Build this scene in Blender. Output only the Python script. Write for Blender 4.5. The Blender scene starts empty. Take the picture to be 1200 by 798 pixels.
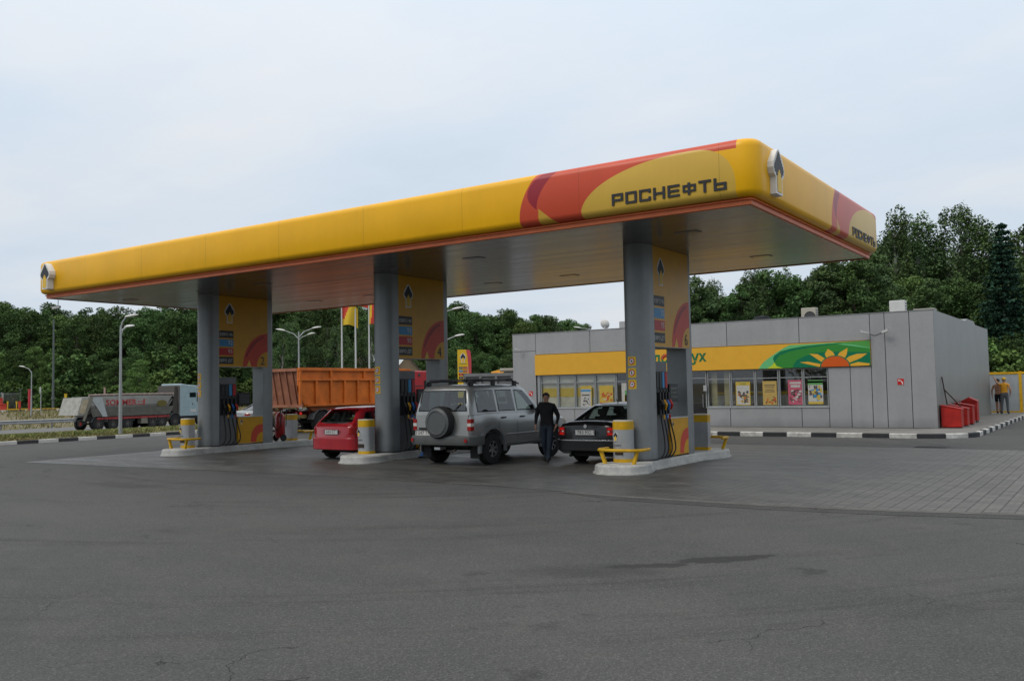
import bpy, bmesh, math, random
import numpy as np
from mathutils import Vector, Matrix
random.seed(7); rng = np.random.default_rng(11)
PI = math.pi; sin = math.sin; cos = math.cos; R_ = math.radians
D = bpy.data
scene = bpy.context.scene
COL = scene.collection

# ------------------------------------------------------------------ camera
YAW, PITCH, ROLL, FPX = -0.597, 0.0537, -0.0192, 1055.66
CAM = Vector((5.1635, -15.3296, 1.8598))
_F = Vector((sin(YAW)*cos(PITCH), cos(YAW)*cos(PITCH), sin(PITCH)))
_r0 = Vector((cos(YAW), -sin(YAW), 0)); _u0 = _r0.cross(_F)
_r = cos(ROLL)*_r0 + sin(ROLL)*_u0; _u = -sin(ROLL)*_r0 + cos(ROLL)*_u0
def at(px, py, dist):
    """world point `dist` metres deep along a viewing direction (used only to survey positions)"""
    return CAM + (_F + _r*((px-600)/FPX) - _u*((py-399)/FPX))*dist

cam = D.cameras.new('camera'); co = D.objects.new('camera', cam); COL.objects.link(co)
m = Matrix((( _r.x, _u.x, -_F.x, CAM.x), (_r.y, _u.y, -_F.y, CAM.y), (_r.z, _u.z, -_F.z, CAM.z), (0,0,0,1)))
co.matrix_world = m
cam.sensor_fit = 'HORIZONTAL'; cam.sensor_width = 36; cam.lens = 36*FPX/1200
cam.clip_end = 3000; cam.clip_start = .1
scene.camera = co

# ------------------------------------------------------------------ materials
def lin(c):
    if isinstance(c, str):
        c = [int(c[i:i+2], 16)/255 for i in (0, 2, 4)]
    return tuple((x/12.92 if x <= .04045 else ((x+.055)/1.055)**2.4) for x in c[:3]) + (1,)
class NT:
    def __init__(s, mat): s.t = mat.node_tree; s.n = s.t.nodes; s.l = s.t.links
    def new(s, ty, **k):
        o = s.n.new(ty)
        for a, b in k.items(): setattr(o, a, b)
        return o
    def put(s, sock, v):
        if hasattr(v, 'default_value') or hasattr(v, 'is_linked'): s.l.new(v, sock)
        else: sock.default_value = v
    def math(s, op, a, b=0., c=0.):
        o = s.new('ShaderNodeMath', operation=op)
        s.put(o.inputs[0], a); s.put(o.inputs[1], b)
        if op in ('MULTIPLY_ADD', 'SMOOTH_MIN'): s.put(o.inputs[2], c)
        return o.outputs[0]
    def mix(s, f, a, b, bl='MIX'):
        o = s.new('ShaderNodeMix', data_type='RGBA', blend_type=bl)
        s.put(o.inputs[0], f); s.put(o.inputs[6], a); s.put(o.inputs[7], b)
        return o.outputs[2]
    def noise(s, vec, scale, detail=3, rough=.55):
        o = s.new('ShaderNodeTexNoise'); o.inputs['Scale'].default_value = scale; o.inputs['Detail'].default_value = detail; o.inputs['Roughness'].default_value = rough
        if vec is not None: s.l.new(vec, o.inputs['Vector'])
        return o.outputs['Fac']
    def ramp(s, f, stops):
        o = s.new('ShaderNodeValToRGB'); cr = o.color_ramp
        while len(cr.elements) < len(stops): cr.elements.new(.5)
        for e, (p, c) in zip(cr.elements, stops):
            e.position = p; e.color = (c, c, c, 1) if not hasattr(c, '__len__') else c
        s.l.new(f, o.inputs[0]); return o.outputs[0]
    def obj(s, kind='Object'): return s.new('ShaderNodeTexCoord').outputs[kind]
    def sep(s, v):
        o = s.new('ShaderNodeSeparateXYZ'); s.l.new(v, o.inputs[0]); return o.outputs
    def mapping(s, v, scale=(1,1,1), rot=(0,0,0), loc=(0,0,0)):
        o = s.new('ShaderNodeMapping'); s.l.new(v, o.inputs[0]); o.inputs['Scale'].default_value = scale; o.inputs['Rotation'].default_value = rot; o.inputs['Location'].default_value = loc
        return o.outputs[0]
    def bump(s, h, st, dist=.01):
        o = s.new('ShaderNodeBump'); o.inputs['Strength'].default_value = st; o.inputs['Distance'].default_value = dist
        s.l.new(h, o.inputs['Height']); return o.outputs[0]
MATS = {}
def M(name, col, rough=.5, metal=0., dirt=.12, dscale=3., coat=0., bump=0., emit=None, spec=.3, streak=0.):
    """principled material with soft dirt variation"""
    if name in MATS: return MATS[name]
    mt = D.materials.new(name); mt.use_nodes = True; t = NT(mt); b = t.n['Principled BSDF']
    c = lin(col) if isinstance(col, str) else tuple(col[:3]) + (1,)
    if dirt > 0:
        v = t.obj(); n1 = t.noise(v, dscale, 5); n2 = t.noise(v, dscale*9, 3)
        f = t.ramp(n1, [(.3, 1-dirt), (.7, 1+dirt*.3)]); f2 = t.ramp(n2, [(.3, 1-dirt*.5), (.7, 1.)])
        cc = t.mix(1., c, f, 'MULTIPLY'); cc = t.mix(1., cc, f2, 'MULTIPLY')
        if streak:
            ns = t.noise(t.mapping(v, (3,3,.2)), 1.1, 4, .6); zz_ = t.sep(v)[2]; lo = t.ramp(t.math('ADD', zz_, t.math('MULTIPLY', n1, .5)), [(.38,.72),(.75,1.)])
            cc = t.mix(1., cc, t.ramp(ns, [(.42,1.),(.70,1-streak)]), 'MULTIPLY'); cc = t.mix(1., cc, lo, 'MULTIPLY')
        t.l.new(cc, b.inputs['Base Color'])
        t.l.new(t.math('ADD', t.math('MULTIPLY', n2, .15), rough-.07), b.inputs['Roughness'])
        if bump: t.l.new(t.bump(n2, bump), b.inputs['Normal'])
    else:
        b.inputs['Base Color'].default_value = c; b.inputs['Roughness'].default_value = rough
    b.inputs['Metallic'].default_value = metal
    if coat: b.inputs['Coat Weight'].default_value = coat; b.inputs['Coat Roughness'].default_value = .08
    if spec is not None: b.inputs['Specular IOR Level'].default_value = spec
    if emit: b.inputs['Emission Color'].default_value = lin(emit[0]); b.inputs['Emission Strength'].default_value = emit[1]
    MATS[name] = mt; return mt

YEL = M('yellow_paint', (.66, .37, .012), .42, dirt=.1, dscale=.8)
YELD = M('yellow_rail', (.62, .36, .01), .4, dirt=.25, dscale=6)
RED = M('sign_red', (.55, .06, .03), .45, dirt=.08)
PURP = M('sign_maroon', (.30, .03, .03), .45, dirt=.05)
GOLD = M('sign_gold', (.65, .42, .05), .45, dirt=.05)
TRIM = M('orange_trim', (.66, .16, .05), .4, dirt=.15)
GREY = M('panel_grey', (.27, .28, .29), .42, metal=.25, dirt=.1, dscale=1.2)
COLG = M('column_grey', (.25,.265,.27), .4, metal=.35, dirt=.12, dscale=1.5, streak=.12)
DARKG = M('dark_grey', (.06, .062, .065), .5)
BLACK = M('black_plastic', (.018, .018, .02), .45, dirt=.2)
RUB = M('rubber', (.02, .02, .021), .75, dirt=.3, dscale=8)
HOSE = M('hose_rubber', (.015, .015, .017), .35, dirt=0)
WHITE = M('white_paint', (.72, .72, .7), .5, dirt=.15)
LTXT = M('letter_dark', (.02, .022, .028), .5, dirt=0)
CONC = M('concrete_island', (.52, .52, .5), .75, dirt=.35, dscale=2.5, bump=.2)
STEEL = M('galvanised', (.42, .44, .45), .4, metal=.7, dirt=.15)
CHROME = M('chrome', (.7, .7, .72), .15, metal=1, dirt=0)
def thin_glass(name, tint, base=.05):
    mt = D.materials.new(name); mt.use_nodes = True; t = NT(mt)
    for q in list(t.n): t.n.remove(q)
    out = t.new('ShaderNodeOutputMaterial'); tr = t.new('ShaderNodeBsdfTransparent'); tr.inputs[0].default_value = tint
    gl = t.new('ShaderNodeBsdfGlossy'); gl.inputs['Roughness'].default_value = .02; gl.inputs[0].default_value = (.9,.9,.9,1)
    lw = t.new('ShaderNodeLayerWeight'); lw.inputs[0].default_value = .5
    f = t.math('ADD', t.math('MULTIPLY', t.math('POWER', lw.outputs['Facing'], 4.), .7), base)
    mx = t.new('ShaderNodeMixShader'); t.l.new(f, mx.inputs[0]); t.l.new(tr.outputs[0], mx.inputs[1]); t.l.new(gl.outputs[0], mx.inputs[2]); t.l.new(mx.outputs[0], out.inputs[0]); return mt
GLASSD = M('opaque_glass', (.010,.017,.016), .05, dirt=0, spec=.55)
GLASSC = thin_glass('car_glass', (.58,.68,.65,1), .10)
def carve(obj_mesh, cutters):
    """cut solid openings out of a mesh once, at build time"""
    o = D.objects.new('tmp', obj_mesh); COL.objects.link(o); tmp = []
    for c in cutters:
        co_ = c.build('cut', M('car_interior', (.035,.036,.037), .8, dirt=.2)); tmp.append(co_)
        m_ = o.modifiers.new('b', 'BOOLEAN'); m_.operation = 'DIFFERENCE'; m_.solver = 'EXACT'; m_.object = co_; m_.material_mode = 'TRANSFER'
    dg = bpy.context.evaluated_depsgraph_get(); me = D.meshes.new_from_object(o.evaluated_get(dg))
    for q in tmp + [o]: D.objects.remove(q)
    return me
BLUE = M('label_blue', (.03, .22, .45), .4, dirt=.05)
REDL = M('label_red', (.42, .01, .012), .4, dirt=.05)
TAILR = M('tail_lens', (.26, .008, .007), .2, dirt=0, coat=.5)
TAILW = M('clear_lens', (.5, .48, .45), .2, dirt=0, coat=.5)
BRAKE = M('brake_lamp_lit', (.6, .01, .008), .2, dirt=0, emit=('ff2010', .15))

# ------------------------------------------------------------------ mesh builder
class MB:
    def __init__(s): s.v = []; s.f = []; s.m = []
    def add(s, vs, fs, mi=0):
        o = len(s.v); s.v += [tuple(p) for p in vs]; s.f += [tuple(i+o for i in f) for f in fs]; s.m += [mi]*len(fs); return s
    def box(s, x0, x1, y0, y1, z0, z1, mi=0):
        vs = [(x0,y0,z0),(x1,y0,z0),(x1,y1,z0),(x0,y1,z0),(x0,y0,z1),(x1,y0,z1),(x1,y1,z1),(x0,y1,z1)]
        return s.add(vs, [(0,3,2,1),(4,5,6,7),(0,1,5,4),(1,2,6,5),(2,3,7,6),(3,0,4,7)], mi)
    def cyl(s, a, b, r0, r1=None, n=12, mi=0, caps=True):
        r1 = r0 if r1 is None else r1; a = Vector(a); b = Vector(b); d = (b-a).normalized()
        q = d.orthogonal().normalized(); w = d.cross(q); vs = []
        for p, r in ((a, r0), (b, r1)):
            for i in range(n): t = 2*PI*i/n; vs.append(p + q*cos(t)*r + w*sin(t)*r)
        fs = [(i, (i+1)%n, n+(i+1)%n, n+i) for i in range(n)]
        if caps: fs += [tuple(range(n-1,-1,-1)), tuple(range(n, 2*n))]
        return s.add(vs, fs, mi)
    def tube(s, pts, r, n=8, mi=0):
        pts = [Vector(p) for p in pts]; rs = r if hasattr(r, '__len__') else [r]*len(pts)
        vs = []; q = None
        for i, p in enumerate(pts):
            d = (pts[min(i+1, len(pts)-1)] - pts[max(i-1, 0)]).normalized()
            if q is None: q = d.orthogonal().normalized()
            else: q = (q - d*q.dot(d)).normalized()
            w = d.cross(q)
            for k in range(n): t = 2*PI*k/n; vs.append(p + (q*cos(t) + w*sin(t))*rs[i])
        fs = []
        for i in range(len(pts)-1):
            for k in range(n): fs.append((i*n+k, i*n+(k+1)%n, (i+1)*n+(k+1)%n, (i+1)*n+k))
        fs += [tuple(range(n-1,-1,-1)), tuple(range((len(pts)-1)*n, len(pts)*n))]
        return s.add(vs, fs, mi)
    def prism(s, poly, a, b, axis='z', mi=0):
        """poly: 2-D points; axis z: (x,y); axis y: (x,z); axis x: (y,z)"""
        def P(p, t): return {'z': (p[0], p[1], t), 'y': (p[0], t, p[1]), 'x': (t, p[0], p[1])}[axis]
        n = len(poly); vs = [P(p, a) for p in poly] + [P(p, b) for p in poly]
        fs = [(i, (i+1)%n, n+(i+1)%n, n+i) for i in range(n)] + [tuple(range(n-1,-1,-1)), tuple(range(n, 2*n))]
        return s.add(vs, fs, mi)
    def rings(s, rings, mi=0, closed=True, caps=True):
        n = len(rings[0]); vs = [p for r in rings for p in r]; fs = []
        for i in range(len(rings)-1):
            for k in range(n if closed else n-1):
                fs.append((i*n+k, i*n+(k+1)%n, (i+1)*n+(k+1)%n, (i+1)*n+k))
        if caps: fs += [tuple(range(n-1,-1,-1)), tuple(range((len(rings)-1)*n, len(rings)*n))]
        return s.add(vs, fs, mi)
    def lathe(s, prof, c=(0,0,0), axis='z', n=24, mi=0):
        vs = []
        for (r, h) in prof:
            for k in range(n):
                t = 2*PI*k/n; a, b = r*cos(t), r*sin(t)
                p = {'z': (a, b, h), 'x': (h, a, b), 'y': (b, h, a)}[axis]
                vs.append((p[0]+c[0], p[1]+c[1], p[2]+c[2]))
        fs = []
        for i in range(len(prof)-1):
            for k in range(n): fs.append((i*n+k, i*n+(k+1)%n, (i+1)*n+(k+1)%n, (i+1)*n+k))
        return s.add(vs, fs, mi)
    def tf(s, mat):
        s.v = [tuple(mat @ Vector(p)) for p in s.v]; return s
    def build(s, name, mats, parent=None, bevel=0, smooth=False, seg=2, label=None, fix=True):
        me = D.meshes.new(name); me.from_pydata(s.v, [], s.f)
        if not isinstance(mats, (list, tuple)): mats = [mats]
        for mt in mats: me.materials.append(mt)
        if len(mats) > 1: me.polygons.foreach_set('material_index', s.m)
        if fix:
            bm = bmesh.new(); bm.from_mesh(me); bmesh.ops.recalc_face_normals(bm, faces=bm.faces)
            if smooth:
                for f in bm.faces: f.smooth = True
                for e in bm.edges:
                    if len(e.link_faces) == 2 and e.calc_face_angle(0) > R_(38): e.smooth = False
            bm.to_mesh(me); bm.free()
        o = D.objects.new(name, me); COL.objects.link(o)
        if parent: o.parent = parent
        if bevel:
            md = o.modifiers.new('bevel', 'BEVEL'); md.width = bevel; md.segments = seg; md.limit_method = 'ANGLE'; md.angle_limit = R_(30)
            me.polygons.foreach_set('use_smooth', [True]*len(me.polygons)); md.harden_normals = True
        if label: o['label'] = label
        return o
def box(*a, **k): return MB().box(*a, **k)
def thing(name, label, cat, loc=(0,0,0), rz=0, group=None):
    o = D.objects.new(name, None); COL.objects.link(o); o.empty_display_size = .3
    o.location = loc; o.rotation_euler = (0,0,rz); o['label'] = label; o['category'] = cat
    if group: o['group'] = group
    return o
def tag(o, label, cat, group=None):
    o['label'] = label; o['category'] = cat
    if group: o['group'] = group
    return o
def struct(o, kind='structure'): o['kind'] = kind; return o
KIDS = {}
def copy_tree(o, parent=None):
    if not KIDS:
        pass
    c = o.copy(); COL.objects.link(c); c.parent = parent
    for ch in [x for x in list(o.children)]: copy_tree(ch, c)
    return c
def text_mb(s, size, extrude=.004, align='LEFT', mi=0, shear=0., sx=1., off=0.):
    """text as a mesh builder lying in the XZ plane (reads when seen from -Y)"""
    cu = D.curves.new('t', 'FONT'); cu.body = s; cu.size = size; cu.extrude = extrude; cu.align_x = align; cu.resolution_u = 2; cu.shear = shear; cu.offset = off
    ob = D.objects.new('t', cu); COL.objects.link(ob)
    dg = bpy.context.evaluated_depsgraph_get(); me = D.meshes.new_from_object(ob.evaluated_get(dg))
    mb = MB(); mb.add([(v.co.x*sx, -v.co.z, v.co.y) for v in me.vertices], [tuple(p.vertices) for p in me.polygons], mi)
    D.objects.remove(ob); D.curves.remove(cu); D.meshes.remove(me)
    return mb
def rotz(mb, a, loc=(0,0,0)): return mb.tf(Matrix.Translation(loc) @ Matrix.Rotation(a, 4, 'Z'))
def join(*mbs):
    o = MB()
    for b in mbs:
        k = len(o.v); o.v += b.v; o.f += [tuple(i+k for i in f) for f in b.f]; o.m += b.m
    return o

# ------------------------------------------------------------------ emblem (stepped dark onion tip on a yellow tower, white outline)
def emblem_mb(w, h, depth, y0):
    """XZ plane facing -Y, centred on x=0, from z=0 to h; mats 0 white 1 dark 2 yellow"""
    mb = MB()
    white = [(-.28,0),(.28,0),(.28,.36),(.42,.42),(.5,.55),(.46,.68),(.3,.82),(.12,.96),(0,1),(-.12,.96),(-.3,.82),(-.46,.68),(-.5,.55),(-.42,.42),(-.28,.36)]
    mb.prism([(x*w, z*h) for x, z in white], y0, y0-depth, 'y', 0)
    yd = y0-depth-.003
    rows = [(.40,.46,.26),(.46,.52,.38),(.52,.60,.42),(.60,.66,.38),(.66,.72,.31),(.72,.78,.24),(.78,.84,.17),(.84,.90,.11),(.90,.94,.05)]
    for a, b, q in rows: mb.prism([(-q*w, a*h), (q*w, a*h), (q*w, b*h), (-q*w, b*h)], yd, yd-.002, 'y', 1)
    for a, b, q in [(.05,.40,.19),(.40,.48,.13),(.48,.54,.06)]: mb.prism([(-q*w, a*h), (q*w, a*h), (q*w, b*h), (-q*w, b*h)], yd-.003, yd-.006, 'y', 2)
    return mb
EMB = [WHITE, M('emblem_dark', (.03,.033,.04), .5, dirt=0), M('emblem_yellow', (.66,.42,.05), .5, dirt=0)]

# ------------------------------------------------------------------ ground & setting
def hgt(x):
    pts = [(-400, 4.2), (-260, 3.0), (-175, 1.9), (-150, 1.35), (-118, .35), (-100, .3), (-88, -.1), (-69, -.75), (-66, -.55), (-49, -.55), (-44, -.22), (-38, -.02), (-32.3, .06), (-32.25, 0), (5000, 0)]
    if x <= pts[0][0]: return pts[0][1]
    for (a, p), (b, q) in zip(pts, pts[1:]):
        if a <= x <= b: return p + (q-p)*(x-a)/(b-a)
    return 0.
def sheet(name, xs, ys, zf, mat):
    vs = [(x, y, zf(x, y)) for x in xs for y in ys]; n = len(ys)
    fs = [(i*n+j, (i+1)*n+j, (i+1)*n+j+1, i*n+j+1) for i in range(len(xs)-1) for j in range(n-1)]
    return struct(MB().add(vs, fs).build(name, mat, smooth=True))

def asphalt_mat(dark=1.):
    mt = D.materials.new('asphalt'); mt.use_nodes = True; t = NT(mt); b = t.n['Principled BSDF']; v = t.obj(); m_ = t.math
    X, Y, Z = t.sep(v)
    big = t.noise(t.mapping(v, (.6, 1, 1)), .22, 5, .6); mid = t.noise(v, 1.3, 6, .65)
    fine = t.noise(v, 38, 5, .95)
    vo = t.new('ShaderNodeTexVoronoi'); vo.inputs['Scale'].default_value = 100; t.l.new(v, vo.inputs['Vector']); vc = t.sep(vo.outputs['Color'])
    spk = t.ramp(vc[0], [(.80, 0.), (.96, 1.)])
    base = t.mix(t.ramp(big, [(.40, 0.), (.60, 1.)]), (.052*dark,.0535*dark,.054*dark,1), (.067*dark,.0685*dark,.068*dark,1))
    # tyre wear: arcs left by cars turning round the forecourt
    dx = m_('ADD', X, 12.); dy = m_('ADD', Y, -6.); rad = m_('SQRT', m_('ADD', m_('MULTIPLY', dx, dx), m_('MULTIPLY', dy, dy))); ang = m_('ARCTAN2', dy, dx)
    cv = t.new('ShaderNodeCombineXYZ'); t.l.new(rad, cv.inputs[0]); t.l.new(m_('MULTIPLY', ang, 1.3), cv.inputs[1])
    tr = t.noise(cv.outputs[0], 2.1, 4, .7); trb = t.noise(cv.outputs[0], .55, 2, .5)
    base = t.mix(m_('MULTIPLY', m_('MULTIPLY', t.ramp(tr, [(.50, 0.), (.62, 1.)]), t.ramp(trb, [(.42, 0.), (.55, 1.)])), .62), base, (.032,.032,.032,1))
    base = t.mix(m_('MULTIPLY', t.ramp(mid, [(.48, 0.), (.72, 1.)]), .35), base, (.088,.086,.080,1))
    base = t.mix(1., base, t.ramp(fine, [(.30, .55), (.70, 1.45)]), 'MULTIPLY')
    base = t.mix(1., base, t.ramp(vc[1], [(0., .78), (1., 1.22)]), 'MULTIPLY')
    base = t.mix(m_('MULTIPLY', spk, .34), base, (.20,.20,.195,1))
    st = t.noise(v, .42, 4, .7); st2 = t.noise(t.mapping(v, loc=(7,3,0)), 2.3, 5, .75)
    stain = m_('MULTIPLY', t.ramp(st, [(.58, 0.), (.66, 1.)]), t.ramp(st2, [(.52, 0.), (.58, 1.)]))
    base = t.mix(m_('MULTIPLY', stain, .6), base, (.022,.022,.022,1))
    # a spilt-liquid trail in the foreground
    w = t.noise(v, 1.9, 5, .75); w2 = t.noise(t.mapping(v, loc=(3,9,0)), 3.4, 5, .7)
    def blob(cx, cy, a, lu, lw, amp):
        u0 = m_('ADD', X, -cx); v0 = m_('ADD', Y, -cy)
        u = m_('ADD', m_('MULTIPLY', u0, cos(a)), m_('MULTIPLY', v0, sin(a))); q = m_('ADD', m_('MULTIPLY', v0, cos(a)), m_('MULTIPLY', u0, -sin(a)))
        q = m_('ADD', q, m_('MULTIPLY', m_('SUBTRACT', w, .5), amp)); u = m_('DIVIDE', u, lu); q = m_('DIVIDE', q, lw)
        return m_('ADD', m_('ADD', m_('MULTIPLY', u, u), m_('MULTIPLY', q, q)), m_('MULTIPLY', m_('SUBTRACT', w2, .5), 1.8))
    b1 = t.ramp(blob(1.52, -6.02, R_(49), .62, .17, .5), [(.75, 1.), (1., 0.)]); b2 = t.ramp(blob(.98, -6.72, R_(43), .52, .12, .45), [(.75, 1.), (1., 0.)]); b3 = t.ramp(blob(.55, -7.25, R_(30), 1.0, .42, .3), [(.1, .55), (1.3, 0.)])
    base = t.mix(m_('MULTIPLY', m_('MAXIMUM', m_('MAXIMUM', b1, b2), b3), .72), base, (.018,.018,.019,1))
    # fine cracks
    vk = t.new('ShaderNodeTexVoronoi', feature='DISTANCE_TO_EDGE'); vk.inputs['Scale'].default_value = .23; wob = t.new('ShaderNodeVectorMath', operation='ADD'); nz_ = t.new('ShaderNodeTexNoise'); nz_.inputs['Scale'].default_value = 1.7; nz_.inputs['Detail'].default_value = 5; t.l.new(v, nz_.inputs['Vector']); sc = t.new('ShaderNodeVectorMath', operation='SCALE'); t.l.new(nz_.outputs['Color'], sc.inputs[0]); sc.inputs['Scale'].default_value = 1.1
    t.l.new(v, wob.inputs[0]); t.l.new(sc.outputs[0], wob.inputs[1]); t.l.new(wob.outputs[0], vk.inputs['Vector'])
    ck = m_('MULTIPLY', m_('LESS_THAN', vk.outputs['Distance'], .0016), t.ramp(t.noise(v, .3, 2), [(.5, 0.), (.56, 1.)]))
    base = t.mix(m_('MULTIPLY', ck, .8), base, (.012,.012,.012,1))
    t.l.new(base, b.inputs['Base Color'])
    t.l.new(t.ramp(big, [(.3, .74), (.7, .88)]), b.inputs['Roughness'])
    t.l.new(t.bump(m_('ADD', fine, m_('MULTIPLY', vo.outputs['Distance'], -.6)), .6, .004), b.inputs['Normal'])
    b.inputs['Specular IOR Level'].default_value = .22
    return mt
def paver_mat():
    mt = D.materials.new('pavers'); mt.use_nodes = True; t = NT(mt); b = t.n['Principled BSDF']; v = t.obj()
    br = t.new('ShaderNodeTexBrick'); br.inputs['Scale'].default_value = 1; br.inputs['Brick Width'].default_value = .20; br.inputs['Row Height'].default_value = .2
    br.inputs['Mortar Size'].default_value = .012; br.inputs['Mortar Smooth'].default_value = .3; br.inputs['Bias'].default_value = -.1
    br.inputs['Color1'].default_value = (.098,.098,.095,1); br.inputs['Color2'].default_value = (.158,.156,.148,1); br.inputs['Mortar'].default_value = (.025,.025,.025,1)
    t.l.new(t.mapping(v, rot=(0,0,PI/2)), br.inputs['Vector'])
    X, Y, Z = t.sep(v)
    big = t.noise(v, .35, 5, .65); mid = t.noise(t.mapping(v, (.35, 1.2, 1)), 1.6, 6, .7); fine = t.noise(v, 60, 2)
    dots = t.math('MULTIPLY', t.math('LESS_THAN', t.math('ABSOLUTE', t.math('SUBTRACT', t.math('FRACT', t.math('DIVIDE', t.math('ADD', X, 50.), .2)), .5)), .09), t.math('LESS_THAN', t.math('FRACT', t.math('DIVIDE', t.math('ADD', Y, 50.), .2)), .18))
    lines = t.math('LESS_THAN', t.math('ABSOLUTE', t.math('SUBTRACT', t.math('FRACT', t.math('ADD', t.math('DIVIDE', t.math('ADD', X, 50.), .2), .5)), .5)), .05)
    # oily, damp lanes under the canopy: wear pattern of the place, densest between the islands
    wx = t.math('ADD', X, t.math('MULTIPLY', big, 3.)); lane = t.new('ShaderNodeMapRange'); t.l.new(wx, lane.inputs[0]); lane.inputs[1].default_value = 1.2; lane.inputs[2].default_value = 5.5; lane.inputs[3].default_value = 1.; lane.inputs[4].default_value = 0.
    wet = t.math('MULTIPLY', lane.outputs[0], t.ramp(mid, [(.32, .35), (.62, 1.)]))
    base = t.mix(1., br.outputs['Color'], t.ramp(fine, [(.3, .85), (.7, 1.12)]), 'MULTIPLY'); base = t.mix(t.math('MULTIPLY', t.math('MAXIMUM', dots, lines), .85), base, (.022,.022,.022,1))
    base = t.mix(t.math('MULTIPLY', t.ramp(t.noise(t.mapping(v, (.5, 2.2, 1)), .5, 5, .7), [(.5,0.),(.62,1.)]), .4), base, (.17,.168,.158,1))
    base = t.mix(t.math('MULTIPLY', t.ramp(big, [(.4, 0.), (.65, 1.)]), .35), base, (.075,.075,.07,1))
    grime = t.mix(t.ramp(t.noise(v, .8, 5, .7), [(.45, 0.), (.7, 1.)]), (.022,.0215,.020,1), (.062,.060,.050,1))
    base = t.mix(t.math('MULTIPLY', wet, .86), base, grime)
    t.l.new(base, b.inputs['Base Color'])
    t.l.new(t.math('SUBTRACT', .80, t.math('MULTIPLY', wet, .38)), b.inputs['Roughness'])
    h = t.math('ADD', t.math('MULTIPLY', br.outputs['Fac'], -1.), t.math('MULTIPLY', fine, .15))
    bp = t.bump(h, .5, .006); t.l.new(bp, b.inputs['Normal'])
    return mt
def soil_mat(name, a, b_, c, sc=1.):
    mt = D.materials.new(name); mt.use_nodes = True; t = NT(mt); b = t.n['Principled BSDF']; v = t.obj()
    n1 = t.noise(v, .5*sc, 6, .7); n2 = t.noise(v, 9*sc, 4, .7)
    col = t.mix(t.ramp(n1, [(.38, 0.), (.6, 1.)]), a, b_); col = t.mix(t.ramp(n2, [(.45, 0.), (.7, .7)]), col, c)
    t.l.new(col, b.inputs['Base Color']); b.inputs['Roughness'].default_value = .95
    t.l.new(t.bump(n2, .8, .05), b.inputs['Normal']); return mt
ASPH = asphalt_mat(); PAV = paver_mat()
GRASSG = soil_mat('verge_soil', (.10,.085,.045,1), (.075,.10,.035,1), (.16,.13,.08,1))
FIELD = soil_mat('dry_field', (.15,.12,.07,1), (.10,.095,.045,1), (.19,.155,.10,1), .3)
ROADM = M('road_asphalt', (.13,.13,.13), .75, dirt=.2, dscale=.5)
ys = [-700, -300, -100, -50, -20, 0, 10, 20, 30, 45, 70, 120, 200, 400, 900]
xs = [-1500, -400, -320, -260, -210, -175, -150, -134, -118, -100, -88, -78, -69.2]
sheet('field', xs, ys, lambda x, y: hgt(x)-.002, FIELD)
sheet('road', [-69.2, -66, -60, -55, -49.2], ys, lambda x, y: hgt(x)+.004, ROADM)
sheet('verge', [-49.2, -47, -44, -40, -36, -32.34], ys, lambda x, y: hgt(x)+.002, GRASSG)
sheet('ground', [-32.3, -20, -10, 0, 10, 20, 60, 200, 1500], ys, lambda x, y: 0, ASPH)
sheet('forest_floor', [-32.2, 10, 60, 400, 1500], [48, 70, 120, 400, 890], lambda x, y: .006+.0*(y-48), soil_mat('forest_soil', (.05,.055,.025,1), (.06,.08,.03,1), (.07,.06,.04,1)))
def paver_front(x):
    return [(-21.6,-1.5),(-16.7,-1.27),(-12.1,-1.0),(-7.9,-1.05),(-4.5,-1.15),(-1.8,-1.5),(.5,-1.55),(2.3,-1.36),(3.9,-1.0),(14,-.9)]
pf = paver_front(0); top = [(14,12.0),(6,11.6),(-1,11.8),(-10,12.0),(-22.6,12.0)]
mb = MB(); poly = pf + top; mb.add([(x, y, .004) for x, y in poly], [tuple(range(len(poly)))]); struct(mb.build('forecourt_paving', PAV, fix=False))
# concrete edging in front of the pavers (right half)
ka = MB(); kb = MB(); seq = [(-3.2,-1.31),(-1.8,-1.5),(.5,-1.55),(2.3,-1.36),(3.9,-1.0),(14,-.9)]
for (x0,y0),(x1,y1) in zip(seq, seq[1:]):
    ka.add([(x0,y0-.55 if x0 > -3 else y0-.2,.0035),(x1,y1-.55,.0035),(x1,y1-.17,.0035),(x0,y0-.17,.0035)], [(0,1,2,3)])
    kb.add([(x0,y0-.17,.006),(x1,y1-.17,.006),(x1,y1,.009),(x0,y0,.009)], [(0,1,2,3)])
struct(ka.build('asphalt_strip', asphalt_mat(.72), fix=False))
struct(kb.build('paving_edge', M('edge_concrete', (.115,.113,.107), .85, dirt=.3, dscale=3, bump=.2), fix=False))

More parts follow.
